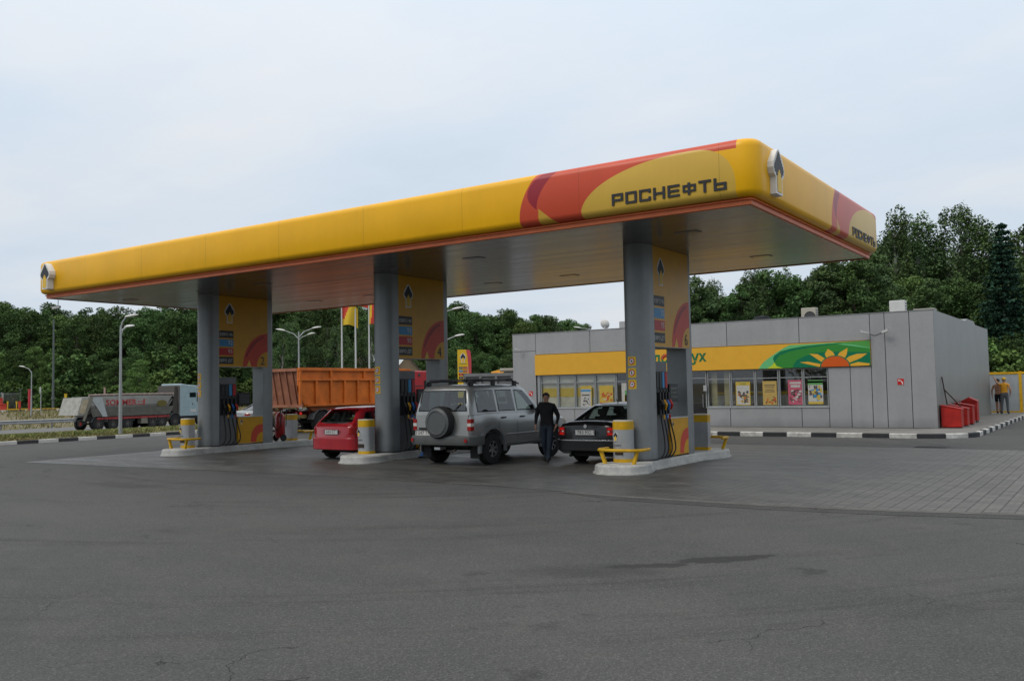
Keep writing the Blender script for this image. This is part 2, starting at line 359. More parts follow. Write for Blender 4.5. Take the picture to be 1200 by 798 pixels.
def kerb_mat(name, per, axis, off=0., w=(.62,.62,.6), k=(.035,.037,.042)):
    mt = D.materials.new(name); mt.use_nodes = True; t = NT(mt); b = t.n['Principled BSDF']; v = t.obj()
    s = t.sep(v)[axis]
    q = t.math('FRACT', t.math('ADD', t.math('DIVIDE', s, per*2), off)); f = t.math('GREATER_THAN', q, .5)
    j = t.math('FRACT', t.math('ADD', t.math('DIVIDE', s, per), off*2)); gap = t.math('LESS_THAN', j, .025)
    n = t.noise(v, 7, 5, .75); n2 = t.noise(v, 1.2, 4)
    wc = t.mix(t.ramp(n, [(.55, 0.), (.75, .8)]), w + (1,), (.25,.24,.22,1)); kc = t.mix(t.ramp(n, [(.5, 0.), (.8, .5)]), k + (1,), (.14,.14,.13,1))
    col = t.mix(f, wc, kc); col = t.mix(gap, col, (.03,.03,.03,1)); col = t.mix(1., col, t.ramp(n2, [(.3,.8),(.7,1.05)]), 'MULTIPLY')
    t.l.new(col, b.inputs['Base Color']); b.inputs['Roughness'].default_value = .7; t.l.new(t.bump(n, .3, .01), b.inputs['Normal']); return mt
# left kerb along the verge (blocks .86 m)
KL = kerb_mat('kerb_left', .86, 1, (-.0-4.58/1.72) % 1)
struct(MB().box(-32.36, -32.2, -30, 90, -.05, .14).build('kerb', KL, bevel=.015))
# pavement around the shop, rounded corner
def pave_outline(o):
    pts = [(-30+o, 16.4+o)]
    cx, cy, r = -.5, 18.0, 1.6-o
    for k in range(0, 9): a = -PI/2 + (PI/2)*k/8; pts.append((cx+r*cos(a), cy+r*sin(a)))
    pts.append((1.1-o, 44)); return pts
po = pave_outline(.14)
mb = MB(); poly = [(-30.0, 16.54)] + po[1:] + [(-30.0, 44)]; mb.add([(x, y, .148) for x, y in poly], [tuple(range(len(poly)))])
struct(mb.build('pavement', M('pavement_slab', (.20,.195,.185), .85, dirt=.3, dscale=1.5, bump=.2), fix=False))
# kerb: straight, arc and side, cut in blocks that alternate white and black
KW = M('kerb_white', (.6,.6,.58), .7, dirt=.45, dscale=5, bump=.2); KB = M('kerb_black', (.035,.038,.042), .7, dirt=.3, dscale=5)
path = [Vector((-30,16.4))]
x = -30
cx, cy, r = -.5, 18.0, 1.6
fine = [Vector((-30 + .05*i, 16.4)) for i in range(int(29.5/.05)+1)] + [Vector((cx+r*cos(-PI/2+PI/2*k/40), cy+r*sin(-PI/2+PI/2*k/40))) for k in range(1,41)] + [Vector((1.1, 18.0+.05*i)) for i in range(1, 520)]
acc = 0; blocks = []; cur = [fine[0]]; tot = 0; start = (-30 - (-6.54)) 
ph = (6.54-30) % 1.7; tgt = .85
s_ = (-30+6.54); idx = math.floor(s_/.85)
for a, b_ in zip(fine, fine[1:]):
    s2 = s_ + (b_-a).length; cur.append(b_)
    if math.floor(s2/.85) != math.floor(s_/.85):
        blocks.append((math.floor(s_/.85), cur)); cur = [b_]
    s_ = s2
kbm = MB()
for id_, pts in blocks:
    if len(pts) < 3: continue
    nrm = []
    for i, p in enumerate(pts):
        d = (pts[min(i+1, len(pts)-1)]-pts[max(i-1, 0)]).normalized(); nrm.append(Vector((-d.y, d.x)))
    pts = [pts[0].lerp(pts[1], .12)] + pts[1:-1] + [pts[-1].lerp(pts[-2], .12)]
    keep = range(len(pts)) if abs(pts[0].y-pts[-1].y) > .01 and abs(pts[0].x-pts[-1].x) > .01 else (0, len(pts)-1)
    ring = [[(pts[i].x, pts[i].y, -.02), (pts[i].x, pts[i].y, .13), (pts[i].x+nrm[i].x*.02, pts[i].y+nrm[i].y*.02, .152), (pts[i].x+nrm[i].x*.15, pts[i].y+nrm[i].y*.15, .152), (pts[i].x+nrm[i].x*.15, pts[i].y+nrm[i].y*.15, -.02)] for i in keep]
    kbm.rings(ring, mi=id_ % 2)
struct(kbm.build('kerb', [KW, KB]))

dg_ = thing('drain_grate', 'dark iron drain grate in the asphalt between the paving and the shop kerb', 'drain grate', (.55, 12.35, .004))
MB().box(-.42,.42,-.22,.22,0,.006).build('frame', M('iron_dark', (.03,.03,.03), .6, dirt=.3), dg_)
g_ = MB()
for k in range(11): g_.box(-.37+k*.07,-.335+k*.07,-.19,.19,.0065,.014)
g_.build('bars', M('iron_dark', (0,0,0)), dg_)
# ------------------------------------------------------------------ canopy
L, W = 23.80, 9.42
Z0, Z1, Z2 = 5.06, 5.196, 6.25
def rrect(d, r, n=8):
    """plan outline inset by d from the canopy rectangle"""
    x0, x1, y0, y1 = -L+d, -d, d, W-d; r = max(r-d, .03); pts = []
    for (cx, cy, a0) in ((x1-r, y0+r, -PI/2), (x1-r, y1-r, 0), (x0+r, y1-r, PI/2), (x0+r, y0+r, PI)):
        for k in range(n+1): a = a0 + PI/2*k/n; pts.append((cx+r*cos(a), cy+r*sin(a)))
    return pts
def fascia_mat():
    mt = D.materials.new('fascia'); mt.use_nodes = True; t = NT(mt); b = t.n['Principled BSDF']; v = t.obj(); X, Y, Z = t.sep(v)
    m_ = t.math
    front = m_('LESS_THAN', Y, .36); side = m_('GREATER_THAN', X, -.36)
    s1 = m_('ADD', X, 5.01); s2 = m_('ADD', Y, -4.8)
    isfront = m_('MULTIPLY', front, m_('LESS_THAN', X, -.36))
    isside = m_('MULTIPLY', side, m_('GREATER_THAN', Y, .36))
    s = m_('ADD', m_('MULTIPLY', isfront, s1), m_('MULTIPLY', isside, s2))
    ok = m_('MINIMUM', m_('ADD', isfront, isside), 1.)
    # red field
    zz = m_('MAXIMUM', m_('ADD', Z, -5.35), 0.)
    red = m_('GREATER_THAN', s, m_('MULTIPLY', m_('MULTIPLY', zz, zz), .58)); red = m_('MULTIPLY', red, m_('GREATER_THAN', s, .001))
    red = m_('MULTIPLY', red, m_('LESS_THAN', s, 4.64))
    # gold shape
    dl = m_('DIVIDE', m_('MAXIMUM', m_('SUBTRACT', 3.7, s), 0.), 2.25); dr = m_('DIVIDE', m_('MAXIMUM', m_('SUBTRACT', s, 3.7), 0.), .92)
    hl = m_('SQRT', m_('MAXIMUM', m_('SUBTRACT', 1., m_('MULTIPLY', dl, dl)), 0.)); hr = m_('POWER', m_('MAXIMUM', m_('SUBTRACT', 1., m_('POWER', dr, 2.6)), 0.), .385)
    top = m_('ADD', 5.25, m_('MULTIPLY', .89, m_('MINIMUM', hl, hr)))
    inr = m_('MULTIPLY', m_('GREATER_THAN', s, 1.46), m_('LESS_THAN', s, 4.61))
    gold = m_('MULTIPLY', m_('LESS_THAN', Z, top), inr)
    red = m_('MULTIPLY', red, m_('MAXIMUM', m_('LESS_THAN', s, 3.6), m_('GREATER_THAN', Z, 6.05)))
    za = m_('ADD', Z, -5.8); zb = m_('ADD', Z, -5.5)
    pu = m_('MULTIPLY', m_('GREATER_THAN', s, m_('ADD', .2, m_('MULTIPLY', m_('MULTIPLY', za, za), 2.2))), m_('LESS_THAN', s, m_('ADD', .42, m_('MULTIPLY', m_('MULTIPLY', zb, zb), .95))))
    pu = m_('MULTIPLY', pu, m_('GREATER_THAN', Z, 5.47))
    sl = m_('MULTIPLY', m_('GREATER_THAN', s, .46), m_('LESS_THAN', Z, m_('SUBTRACT', 5.5, m_('MULTIPLY', m_('ADD', s, -.46), .8))))
    sl = m_('MULTIPLY', sl, m_('LESS_THAN', s, .9))
    n1 = t.noise(v, .6, 5); n2 = t.noise(t.mapping(v, (6,6,.5)), 1.2, 4)
    yel = (.80,.42,.004,1)
    col = t.mix(m_('MULTIPLY', ok, red), yel, (.56,.075,.035,1))
    col = t.mix(m_('MULTIPLY', ok, pu), col, (.30,.022,.035,1))
    col = t.mix(m_('MULTIPLY', ok, sl), col, (.60,.36,.05,1))
    col = t.mix(m_('MULTIPLY', ok, gold), col, (.62,.40,.065,1))
    sm = m_('MINIMUM', m_('FRACT', m_('DIVIDE', m_('ADD', X, 50.), 2.9)), 1.); sy = m_('FRACT', m_('DIVIDE', m_('ADD', Y, 50.7), 2.9))
    seam = m_('MAXIMUM', m_('MULTIPLY', m_('LESS_THAN', sm, .003), isfront), m_('MULTIPLY', m_('LESS_THAN', sy, .003), isside))
    col = t.mix(m_('MULTIPLY', seam, .55), col, (.10,.05,.01,1))
    col = t.mix(1., col, t.ramp(n1, [(.3,.9),(.7,1.04)]), 'MULTIPLY'); col = t.mix(1., col, t.ramp(n2, [(.35,.975),(.65,1.)]), 'MULTIPLY')
    t.l.new(col, b.inputs['Base Color']); b.inputs['Roughness'].default_value = .34; b.inputs['Coat Weight'].default_value = .0; b.inputs['Specular IOR Level'].default_value = .3
    wv = t.noise(t.mapping(v, (.8,.8,2.)), 1., 2); t.l.new(t.bump(wv, .15, .02), b.inputs['Normal'])
    return mt
def soffit_mat():
    mt = D.materials.new('soffit'); mt.use_nodes = True; t = NT(mt); b = t.n['Principled BSDF']; v = t.obj(); X, Y, Z = t.sep(v)
    f = t.math('FRACT', t.math('DIVIDE', t.math('ADD', Y, 40.), .3)); g = t.math('LESS_THAN', f, .035)
    fx = t.math('FRACT', t.math('DIVIDE', t.math('ADD', X, 60.), 3.97)); g2 = t.math('LESS_THAN', fx, .004)
    rnd = t.noise(t.mapping(v, (.12, 3.333, 1)), 1., 2, .4)
    col = t.mix(t.ramp(rnd, [(.35,0.),(.65,1.)]), (.165,.17,.158,1), (.215,.215,.20,1)); col = t.mix(t.math('MAXIMUM', g, g2), col, (.10,.10,.10,1))
    t.l.new(col, b.inputs['Base Color']); b.inputs['Metallic'].default_value = .82
    t.l.new(t.ramp(rnd, [(.3,.17),(.7,.27)]), b.inputs['Roughness'])
    t.l.new(t.bump(t.noise(t.mapping(v, (.4, 3, 1)), 2., 2), .06, .02), b.inputs['Normal'])
    return mt
FASC = fascia_mat()
cano = thing('canopy', 'long yellow filling station canopy with red swoosh and grey reflective underside', 'canopy', (0,0,0))
prof = [(.20,5.19),(.10,5.20),(.035,5.235),(0,5.31),(0,6.08),(.010,6.14),(.04,6.19),(.085,6.222),(.15,6.238),(.28,6.245),(.30,6.12)]
mb = MB(); rg = [[(x, y, z) for x, y in rrect(d, .34)] for d, z in prof]; mb.rings(rg, caps=False); mb.build('fascia', FASC, cano, smooth=True)
rp = rrect(.29, .34); MB().add([(x, y, 6.13) for x, y in rp], [tuple(range(len(rp)))]).build('roof', M('roof_sheet', (.3,.3,.3), .6), cano, fix=False)
mb = MB(); tp = [(.21,5.215),(.205,5.17),(.16,5.165),(.155,5.145),(.20,5.14),(.20,5.062),(.24,5.052),(.27,5.062)]
mb.rings([[(x, y, z) for x, y in rrect(d, .26, 3)] for d, z in tp], caps=False); mb.build('trim', TRIM, cano, smooth=False)
rp = rrect(.26, .27, 3); SOF = soffit_mat(); so = MB().add([(x, y, 5.075) for x, y in rp], [tuple(range(len(rp)-1,-1,-1))]).build('soffit', SOF, cano, fix=False)
for (x, y) in [(x, y) for x in (-2.3, -7.9, -10.6, -15.6, -18.3, -22.2) for y in (2.3, 6.9)]:
    mb = MB().box(x-.26, x+.26, y-.15, y+.15, 5.068, 5.0735, 0); mb.box(x-.22, x+.22, y-.11, y+.11, 5.064, 5.0675, 1)
    mb.build('light_fixture', [M('fixture_rim', (.18,.18,.18), .4), M('fixture_lens', (.10,.10,.10), .15, dirt=0)], cano)
# lettering, eight wide techno letters
t_ = .205; u_ = .185
LET = {'Р': [(0,0,t_,1),(t_,1-u_,1,1),(1-t_,.34+u_,1,1-u_),(t_,.34,1,.34+u_)],
 'О': [(0,0,t_,1),(1-t_,0,1,1),(t_,0,1-t_,u_),(t_,1-u_,1-t_,1)],
 'С': [(0,0,t_,1),(t_,0,1,u_),(t_,1-u_,1,1),(1-t_,u_,1,.34),(1-t_,.68,1,1-u_)],
 'Н': [(0,0,t_,1),(1-t_,0,1,1),(t_,.4,1-t_,.4+u_)],
 'Е': [(0,0,t_,1),(t_,0,1,u_),(t_,1-u_,1,1),(t_,.4,.95,.4+u_)],
 'Ф': [(.5-t_*.45,0,.5+t_*.45,1),(.04,.24,.04+t_*.8,.84),(1-t_*.8,.24,1,.84),(.04+t_*.8,.24,.5-t_*.45,.24+u_*.85),(.5+t_*.45,.24,1-t_*.8,.24+u_*.85),(.04+t_*.8,.84-u_*.85,.5-t_*.45,.84),(.5+t_*.45,.84-u_*.85,1-t_*.8,.84)],
 'Т': [(0,1-u_,1,1),(.5-t_/2,0,.5+t_/2,1-u_)],
 'Ь': [(0,0,t_,1),(t_,0,1,u_),(t_,.62-u_,1,.62),(1-t_,u_,1,.62-u_)]}
def word(w, h, gap, wl, depth=.018):
    mb = MB(); x = 0
    for ch in w:
        ww = wl*(1.12 if ch == 'Ф' else 1.)
        for a, b_, c, d in LET[ch]: mb.box(x+a*ww, x+c*ww, -depth, .0, b_*h, d*h)
        x += ww+gap
    return mb, x-gap
wd, ln = word('РОСНЕФТЬ', .225, .052, .238); wd.tf(Matrix.Translation((-2.86, -.003, 5.335))); wd.build('lettering', LTXT, cano)
wd, ln = word('РОСНЕФТЬ', .215, .050, .238, .012); rotz(wd, PI/2, (.003, 6.62, 5.305)); wd.build('lettering', LTXT, cano)
# boxed 3-D emblems on the corners
e = emblem_mb(.56, .82, .22, .02); e.tf(Matrix.Translation((-22.93, -.0, 5.29))); e.build('emblem', EMB, cano)
e = emblem_mb(.64, .84, .13, .02); rotz(e, PI/2, (.0, .86, 5.29)); e.build('emblem', EMB, cano)

# ------------------------------------------------------------------ pump islands with pylons and dispensers
X3, SP = -3.945, 7.689
def stadium(cx, y0, y1, hw, n=14, round0=True, round1=True, r1=None):
    pts = []
    if round0:
        for k in range(n+1): a = PI + PI*k/n; pts.append((cx+hw*cos(a), y0+hw+hw*sin(a)))
    else: pts += [(cx-hw, y0), (cx+hw, y0)]
    if round1:
        for k in range(n+1): a = PI*k/n; pts.append((cx+hw*cos(a), y1-hw+hw*sin(a)))
    else: pts += [(cx+hw, y1), (cx-hw, y1)]
    return pts
ISL = [(-.60,2.25),(-.52,1.95),(-.30,1.72),(.0,1.64),(.30,1.70),(.50,1.90),(.58,2.2),(.52,2.55),(.34,3.05),(.34,5.9),(.42,6.1),(.56,6.4),(.58,6.95),(.5,7.3),(.28,7.52),(0,7.58),(-.28,7.52),(-.5,7.3),(-.58,6.95),(-.56,6.4),(-.36,5.95),(-.36,3.15)]
def island_mb():
    mb = MB(); c = (0, 4.6)
    def ring(o, z):
        out = []
        n = len(ISL)
        for i, (x, y) in enumerate(ISL):
            a = Vector(ISL[i-1]); b_ = Vector(ISL[(i+1)%n]); d = (b_-a).normalized(); nn = Vector((d.y, -d.x))
            out.append((x+nn.x*o, y+nn.y*o, z))
        return out
    mb.rings([ring(.05, 0), ring(.05, .035), ring(.012, .04), ring(0, .17), ring(-.03, .2), ring(-.14, .203)], mi=0)
    return mb
def sign_side(side):
    """sign decals on the +x face (side=1) or -x face (side=-1); local frame: origin at pylon centre x"""
    pass
NUMS = {0: ('6','5'), 1: ('4','3'), 2: ('2','1')}
LBLK = M('label_black', (.02,.022,.022), .45, dirt=0)
LWHT = M('label_white', (.55,.55,.55), .5, dirt=0)
def make_island(i):
    X = X3 - i*SP; where = ['rightmost, nearest the camera', 'middle', 'leftmost'][i]
    col = ['beside the black sedan', 'between the red hatchback and the silver off-roader', 'nearest the highway and the dump trucks'][i]
    isl = tag(island_mb().build('pump_island', CONC, smooth=True), 'raised white concrete pump island ' + col + ', ' + where + ' of three', 'pump island', 'pump islands'); isl.location = (X,0,0)
    py = thing('canopy_pylon', 'grey rounded double-column canopy support carrying yellow sign numbered ' + NUMS[i][0], 'pylon', (X,0,0), 0, 'canopy pylons')
    fr = stadium(0, 2.88, 3.40, .30, 18, True, False)
    MB().prism(fr, .2, 5.072).build('column', COLG, py, smooth=True)
    bb = MB().prism(stadium(0, 2.84, 3.42, .325, 18, True, False), .2, .235); bb.build('base_plate', M('base_dark', (.05,.05,.05), .6), py, smooth=True)
    re = [(-.24,5.20),(.275,5.20)] + [(x, y) for x, y in stadium(.02, 5.0, 5.76, .255, 12, False, True)[2:]]
    MB().prism(re, .2, 5.072).build('column', COLG, py, smooth=True)
    MB().box(-.21, -.02, 4.12, 4.5, .2, .21).build('base_plate', M('base_dark', (0,0,0)), py)
    # upper sign box
    sg = MB().box(-.292, .292, 3.403, 5.40, 2.77, 5.07).build('sign_box', M('sign_yellow', (.58,.29,.004), .38, dirt=.08), py)
    for sd in (1, -1):
        mb = MB(); cy, cz = (5.40 if sd > 0 else 3.403), 2.775
        def arc(cyy, czz, a0, a1, r0, r1, mi, off, n=20, asp=1.08):
            vs = []; fs = []
            for k in range(n+1):
                a = a0+(a1-a0)*k/n
                for r_ in (r0, r1): vs.append((off, min(max(cyy-sd*r_*cos(a), 3.404), 5.399), max(czz+r_*asp*sin(a), 2.775)))
            fs = [(2*k, 2*k+1, 2*k+3, 2*k+2) for k in range(n)]; mb.add(vs, fs, mi)
        x1 = sd*.2935
        arc(cy, cz, 0, PI/2, .46, 1.04, 0, x1+sd*.0)
        # maroon crescent at the left of the ring
        vs = []; n = 16
        for k in range(n+1):
            a = R_(18)+R_(62)*k/n; q = .10*sin(PI*k/n)
            for r_ in (.93-q*.4, .99+q*.0): vs.append((x1+sd*.002, cy-sd*(r_-q*.3)*cos(a), cz+r_*1.06*sin(a)))
        mb.add(vs, [(2*k, 2*k+1, 2*k+3, 2*k+2) for k in range(n)], 1)
        # little gold sliver
        mb.add([(x1+sd*.002, cy-sd*.90, cz), (x1+sd*.002, cy-sd*.78, cz+.22), (x1+sd*.002, cy-sd*.70, cz)], [(0,1,2)], 2)
        o = mb.build('swoosh', [RED, PURP, GOLD], sg, fix=False)
        # emblem
        e = emblem_mb(.40, .66, .004, 0); yy = 3.403+.42 if sd > 0 else 5.40-.42
        rotz(e, PI/2*sd, (sd*.2935, yy, 4.18)); e.build('emblem', EMB, sg)
        # fuel labels
        for k, (mt, txt) in enumerate([(LBLK, 'ЕВРО 95'), (BLUE, '92'), (REDL, '95'), (LBLK, 'ЕВРО ДТ')]):
            z = 3.70-k*.283; a, b_ = (3.415, 3.97) if sd > 0 else (4.83, 5.388)
            lab = MB().box(min(x1, x1+sd*.004), max(x1, x1+sd*.004), a, b_, z, z+.235).build('fuel_label', mt, sg)
            tx = text_mb(txt, .13 if len(txt) > 2 else .19, .001, 'RIGHT'); rotz(tx, PI/2*sd, (x1+sd*.0065, (b_-.03) if sd > 0 else (a+.03), z+.065)); tx.build('lettering', LWHT, lab, fix=False)
        tx = text_mb(NUMS[i][0 if sd > 0 else 1], .40, .001, 'CENTER'); rotz(tx, PI/2*sd, (x1+sd*.004, cy-sd*.22, cz+.06)); tx.build('number', LTXT, sg, fix=False)
    MB().box(-.29, .29, 3.41, 5.19, 2.758, 2.769).build('sign_edge', M('edge_white', (.55,.53,.48), .5), sg)
    # lower yellow cabinet
    cb = MB().box(-.25, .275, 4.17, 5.196, .24, 1.10).build('cabinet', M('cabinet_yellow', (.60,.31,.006), .4, dirt=.15), py)
    MB().box(-.26, .285, 4.165, 5.197, 1.10, 1.125).build('cabinet_top', M('cab_top', (.5,.5,.48), .4), cb)
    for sd in (1, -1):
        x1 = .2765 if sd > 0 else -.2515; mb = MB(); n = 16; vs = []; cy = 5.194 if sd > 0 else 4.172
        for k in range(n+1):
            a = R_(0)+R_(90)*k/n
            for r_ in (.28, .50+.04*sin(2*a)): vs.append((x1, cy-sd*r_*cos(a), .26+.0+r_*1.15*sin(a)))
        mb.add(vs, [(2*k, 2*k+1, 2*k+3, 2*k+2) for k in range(n)], 0); mb.build('swoosh', [RED], cb, fix=False)
        e = emblem_mb(.11, .17, .002, 0); rotz(e, PI/2*sd, (x1, 4.17+.14 if sd > 0 else 5.19-.14, .86)); e.build('emblem', EMB, cb)
    # prohibition stickers low on the front column, wrapped on its curve
    for k, zc in enumerate((2.43, 2.17, 1.91)):
        st = MB(); vs = []; n = 6; a0, a1 = R_(241), R_(283)
        for q in range(n+1):
            a = a0+(a1-a0)*q/n
            for z in (zc-.105, zc+.105): vs.append((.303*cos(a), 3.18+.303*sin(a), z))
        st.add(vs, [(2*q, 2*q+1, 2*q+3, 2*q+2) for q in range(n)], 0)
        am = (a0+a1)/2
        def onc(da, dz, rr): return (rr*cos(am+da/.3), 3.18+rr*sin(am+da/.3), zc+dz)
        for rr, r0, mi in ((.3045, .076, 1), (.3055, .056, 2)):
            st.add([onc(0, 0, rr)] + [onc(r0*cos(2*PI*j/20), r0*sin(2*PI*j/20), rr) for j in range(20)], [(0, 1+j, 1+(j+1)%20) for j in range(20)], mi)
        gl = {0: [(-.03,-.008,.03,.008),(-.005,-.03,.012,.03)], 1: [(-.014,-.035,.014,.035)], 2: [(-.035,-.018,.02,.006),(.0,.0,.03,.02)]}[k]
        for a, b_, c, d in gl: st.add([onc(a,b_,.3062), onc(c,b_,.3062), onc(c,d,.3062), onc(a,d,.3062)], [(0,1,2,3)], 3)
        st.add([onc(-.045,.035,.3068), onc(-.035,.045,.3068), onc(.045,-.035,.3068), onc(.035,-.045,.3068)], [(0,1,2,3)], 1)
        st.build('sticker', [M('sticker_yellow', (.6,.4,.02), .5, dirt=0), M('sticker_red', (.45,.02,.02), .5, dirt=0), M('sticker_white', (.6,.6,.6), .5, dirt=0), LTXT], py, fix=False)
    # dispenser
    dp = thing('fuel_dispenser', 'grey fuel dispenser with four hanging hoses under the sign numbered ' + NUMS[i][0], 'fuel pump', (X,0,.2), 0, 'fuel dispensers')
    MB().box(-.24, .235, 3.43, 4.14, 0, 2.22).build('cabinet', M('dispenser_grey', (.14,.145,.15), .45, metal=.2), dp, bevel=.012)
    for sd in (1, -1):
        xf = .236 if sd > 0 else -.241
        MB().box(min(xf, xf+sd*.012), max(xf, xf+sd*.012), 3.49, 4.12, .98, 2.0).build('nozzle_bay', M('bay_dark', (.045,.047,.05), .5), dp)
        for k in range(4):
            y = 3.57+k*.155 if sd > 0 else 4.05-k*.155
            mats = [LBLK, LBLK, BLUE, REDL]
            MB().box(min(xf+sd*.0125, xf+sd*.03), max(xf+sd*.0125, xf+sd*.03), y-.055, y+.055, 1.62, 1.98).build('grade_strip', mats[k], dp)
            cc = [M('nozzle_black', (.02,.02,.02), .4, dirt=0), M('nozzle_yellow', (.6,.3,.01), .4, dirt=0), M('nozzle_blue', (.02,.12,.4), .4, dirt=0), M('nozzle_red', (.5,.02,.015), .4, dirt=0)][k]
            nz = MB().box(min(xf+sd*.02, xf+sd*.09), max(xf+sd*.02, xf+sd*.09), y-.03, y+.03, 1.02, 1.52, 0)
            nz.tube([(xf+sd*.06, y, 1.5), (xf+sd*.10, y, 1.56), (xf+sd*.05, y, 1.62)], .013, 6, 0)
            nz.tube([(xf+sd*.10, y-.0, 1.34), (xf+sd*.15, y+.02, 1.24), (xf+sd*.11, y+.05, 1.12)], [.03,.034,.02], 7, 1)
            nz.cyl((xf+sd*.09, y+.01, 1.0), (xf+sd*.09, y+.01, .90), .026, .02, 8, 1)
            nz.build('nozzle', [BLACK, cc], dp)
            j = (k-1.5)*.01
            pts = [(xf+sd*.09, y+.01, .92), (xf+sd*.12, y+.03+j, .70), (xf+sd*.15, y+.07+j*3, .42), (xf+sd*.16, y+.06+j*4, .20), (xf+sd*.12, y-.02+j*3, .06), (xf+sd*.05, y-.11+j*2, .02)]
            q = []
            for a in range(len(pts)-1):
                p0, p1, p2, p3 = [Vector(pts[min(max(a+d, 0), len(pts)-1)]) for d in (-1,0,1,2)]
                for s in range(5):
                    u = s/5; q.append(.5*((2*p1)+(-p0+p2)*u+(2*p0-5*p1+4*p2-p3)*u*u+(-p0+3*p1-3*p2+p3)*u*u*u))
            q.append(Vector(pts[-1])); MB().tube(q, .0175, 8).build('hose', HOSE, dp, smooth=True)
        db = MB().box(min(xf*.9, xf*1.12), max(xf*.9, xf*1.12), 4.20, 4.69, 1.29, 1.71).build('display', BLACK, dp, bevel=.01)
        xs_ = xf*1.121
        g = MB()
        for zz in (1.60, 1.50, 1.40): g.box(min(xs_, xs_+sd*.004), max(xs_, xs_+sd*.004), 4.25, 4.64, zz-.03, zz+.035)
        g.build('screen', M('lcd', (.05,.06,.06), .15, dirt=0), db)
        MB().box(min(xf*.6, xf*.8), max(xf*.6, xf*.8), 4.141, 4.26, 1.45, 1.5).build('bracket', DARKG, dp)
    return X
def dshape(n=14, hw=.21, dp=.34):
    return [(hw, dp/2), (-hw, dp/2)] + [(-hw*cos(PI*k/n), -.0-dp*.42*sin(PI*k/n)) for k in range(n+1)]
def make_bin(X, Y, rz, label):
    b = thing('litter_bin', label, 'litter bin', (X, Y, .2), rz, 'litter bins at the island ends')
    d = [(-x, y) for x, y in dshape()]
    MB().prism(d, .08, .72).build('body', M('bin_grey', (.40,.41,.42), .35, metal=.4, dirt=.15), b, smooth=True)
    MB().prism([(x*1.01, y*1.01) for x, y in d], .0, .08).build('base_band', YELD, b, smooth=True)
    MB().prism([(x*1.01, y*1.01) for x, y in d], .72, .90).build('top_band', YELD, b, smooth=True)
    MB().prism([(x*.96, y*.96) for x, y in d], .90, .925).build('lid', M('bin_lid', (.6,.58,.5), .4), b, smooth=True)
    MB().box(-.10, .09, -.153, -.10, .17, .27).build('slot', M('slot_brown', (.03,.018,.01), .6), b)
    e = emblem_mb(.13, .21, .003, -.146); e.tf(Matrix.Translation((-.08, 0, .47))); e.build('emblem', EMB, b)
    tx = text_mb('РОСНЕФТЬ', .045, .001, 'CENTER'); tx.tf(Matrix.Translation((-.07, -.149, .36))); tx.build('lettering', LTXT, b, fix=False)
def make_rail(X, Y, rz, label):
    r = thing('guard_rail', label, 'guard rail', (X, Y, .2), rz, 'yellow guard rails at the island ends')
    pts = [(-.50,.42,.30),(-.52,.1,.30),(-.47,-.06,.30),(-.36,-.14,.30),(0,-.17,.30),(.36,-.14,.30),(.47,-.06,.30),(.52,.1,.30),(.50,.42,.30)]
    MB().tube(pts, .035, 10).build('tube', YELD, r, smooth=True)
    for s in (-1, 1):
        MB().prism([(s*.34-.035, 0), (s*.34+.04, 0), (s*.44+.03, .275), (s*.44-.03, .275)], -.07, .01, 'y').build('leg', YELD, r, bevel=.006)
for i in range(3):
    X = make_island(i)
    nm = ['island in front of the black sedan', 'island beside the red hatchback', 'leftmost island near the highway'][i]
    make_bin(X-.16, [2.55, 2.5, 2.5][i], R_(0), 'round grey and yellow bin, near end, ' + nm)
    if i != 1: make_rail(X, 2.12, 0, 'low yellow tube rail, near end, ' + nm)
    if i != 1:
        make_bin(X-.0, 6.75, PI, 'flat-backed grey and yellow bin, far end, ' + nm)
        make_rail(X, 7.22, PI, 'low yellow tube rail, far end, ' + nm)
# wheeled fire extinguisher behind the left pylon
fx = thing('fire_extinguisher', 'large red wheeled fire extinguisher behind the leftmost pylon', 'fire extinguisher', (X3-2*SP+.02, 6.17, .2))
FR = M('extinguisher_red', (.32,.012,.012), .35, coat=.3)
MB().lathe([(0,.12),(.13,.12),(.17,.18),(.17,.82),(.13,.93),(.05,1.0),(0,1.0)], n=20).build('cylinder', FR, fx, smooth=True)
for s in (-1, 1): MB().cyl((s*.17,-.02,.12),(s*.22,-.02,.12),.12,n=18).build('wheel', RUB, fx, smooth=True)
MB().tube([(-.1,.18,.5),(-.1,.2,1.12),(.1,.2,1.12),(.1,.18,.5)], .014).build('handle', BLACK, fx)
MB().tube([(0,0,1.0),(.08,-.05,1.08),(.17,-.12,.9),(.17,-.14,.55),(.05,-.19,.35),(-.1,-.17,.5)], .014).build('hose', HOSE, fx, smooth=True)

# ------------------------------------------------------------------ shop building
BX0, BX1, BY0, BY1 = -18.95, -.5, 20.17, 35.6
shop = thing('shop_building', 'single-storey grey panelled filling station shop with yellow and green band', 'shop', (0,0,0))
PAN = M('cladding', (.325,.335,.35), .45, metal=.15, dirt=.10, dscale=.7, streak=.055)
SEAM = M('seam_dark', (.015,.015,.017), .8, dirt=0)
zt = 4.43
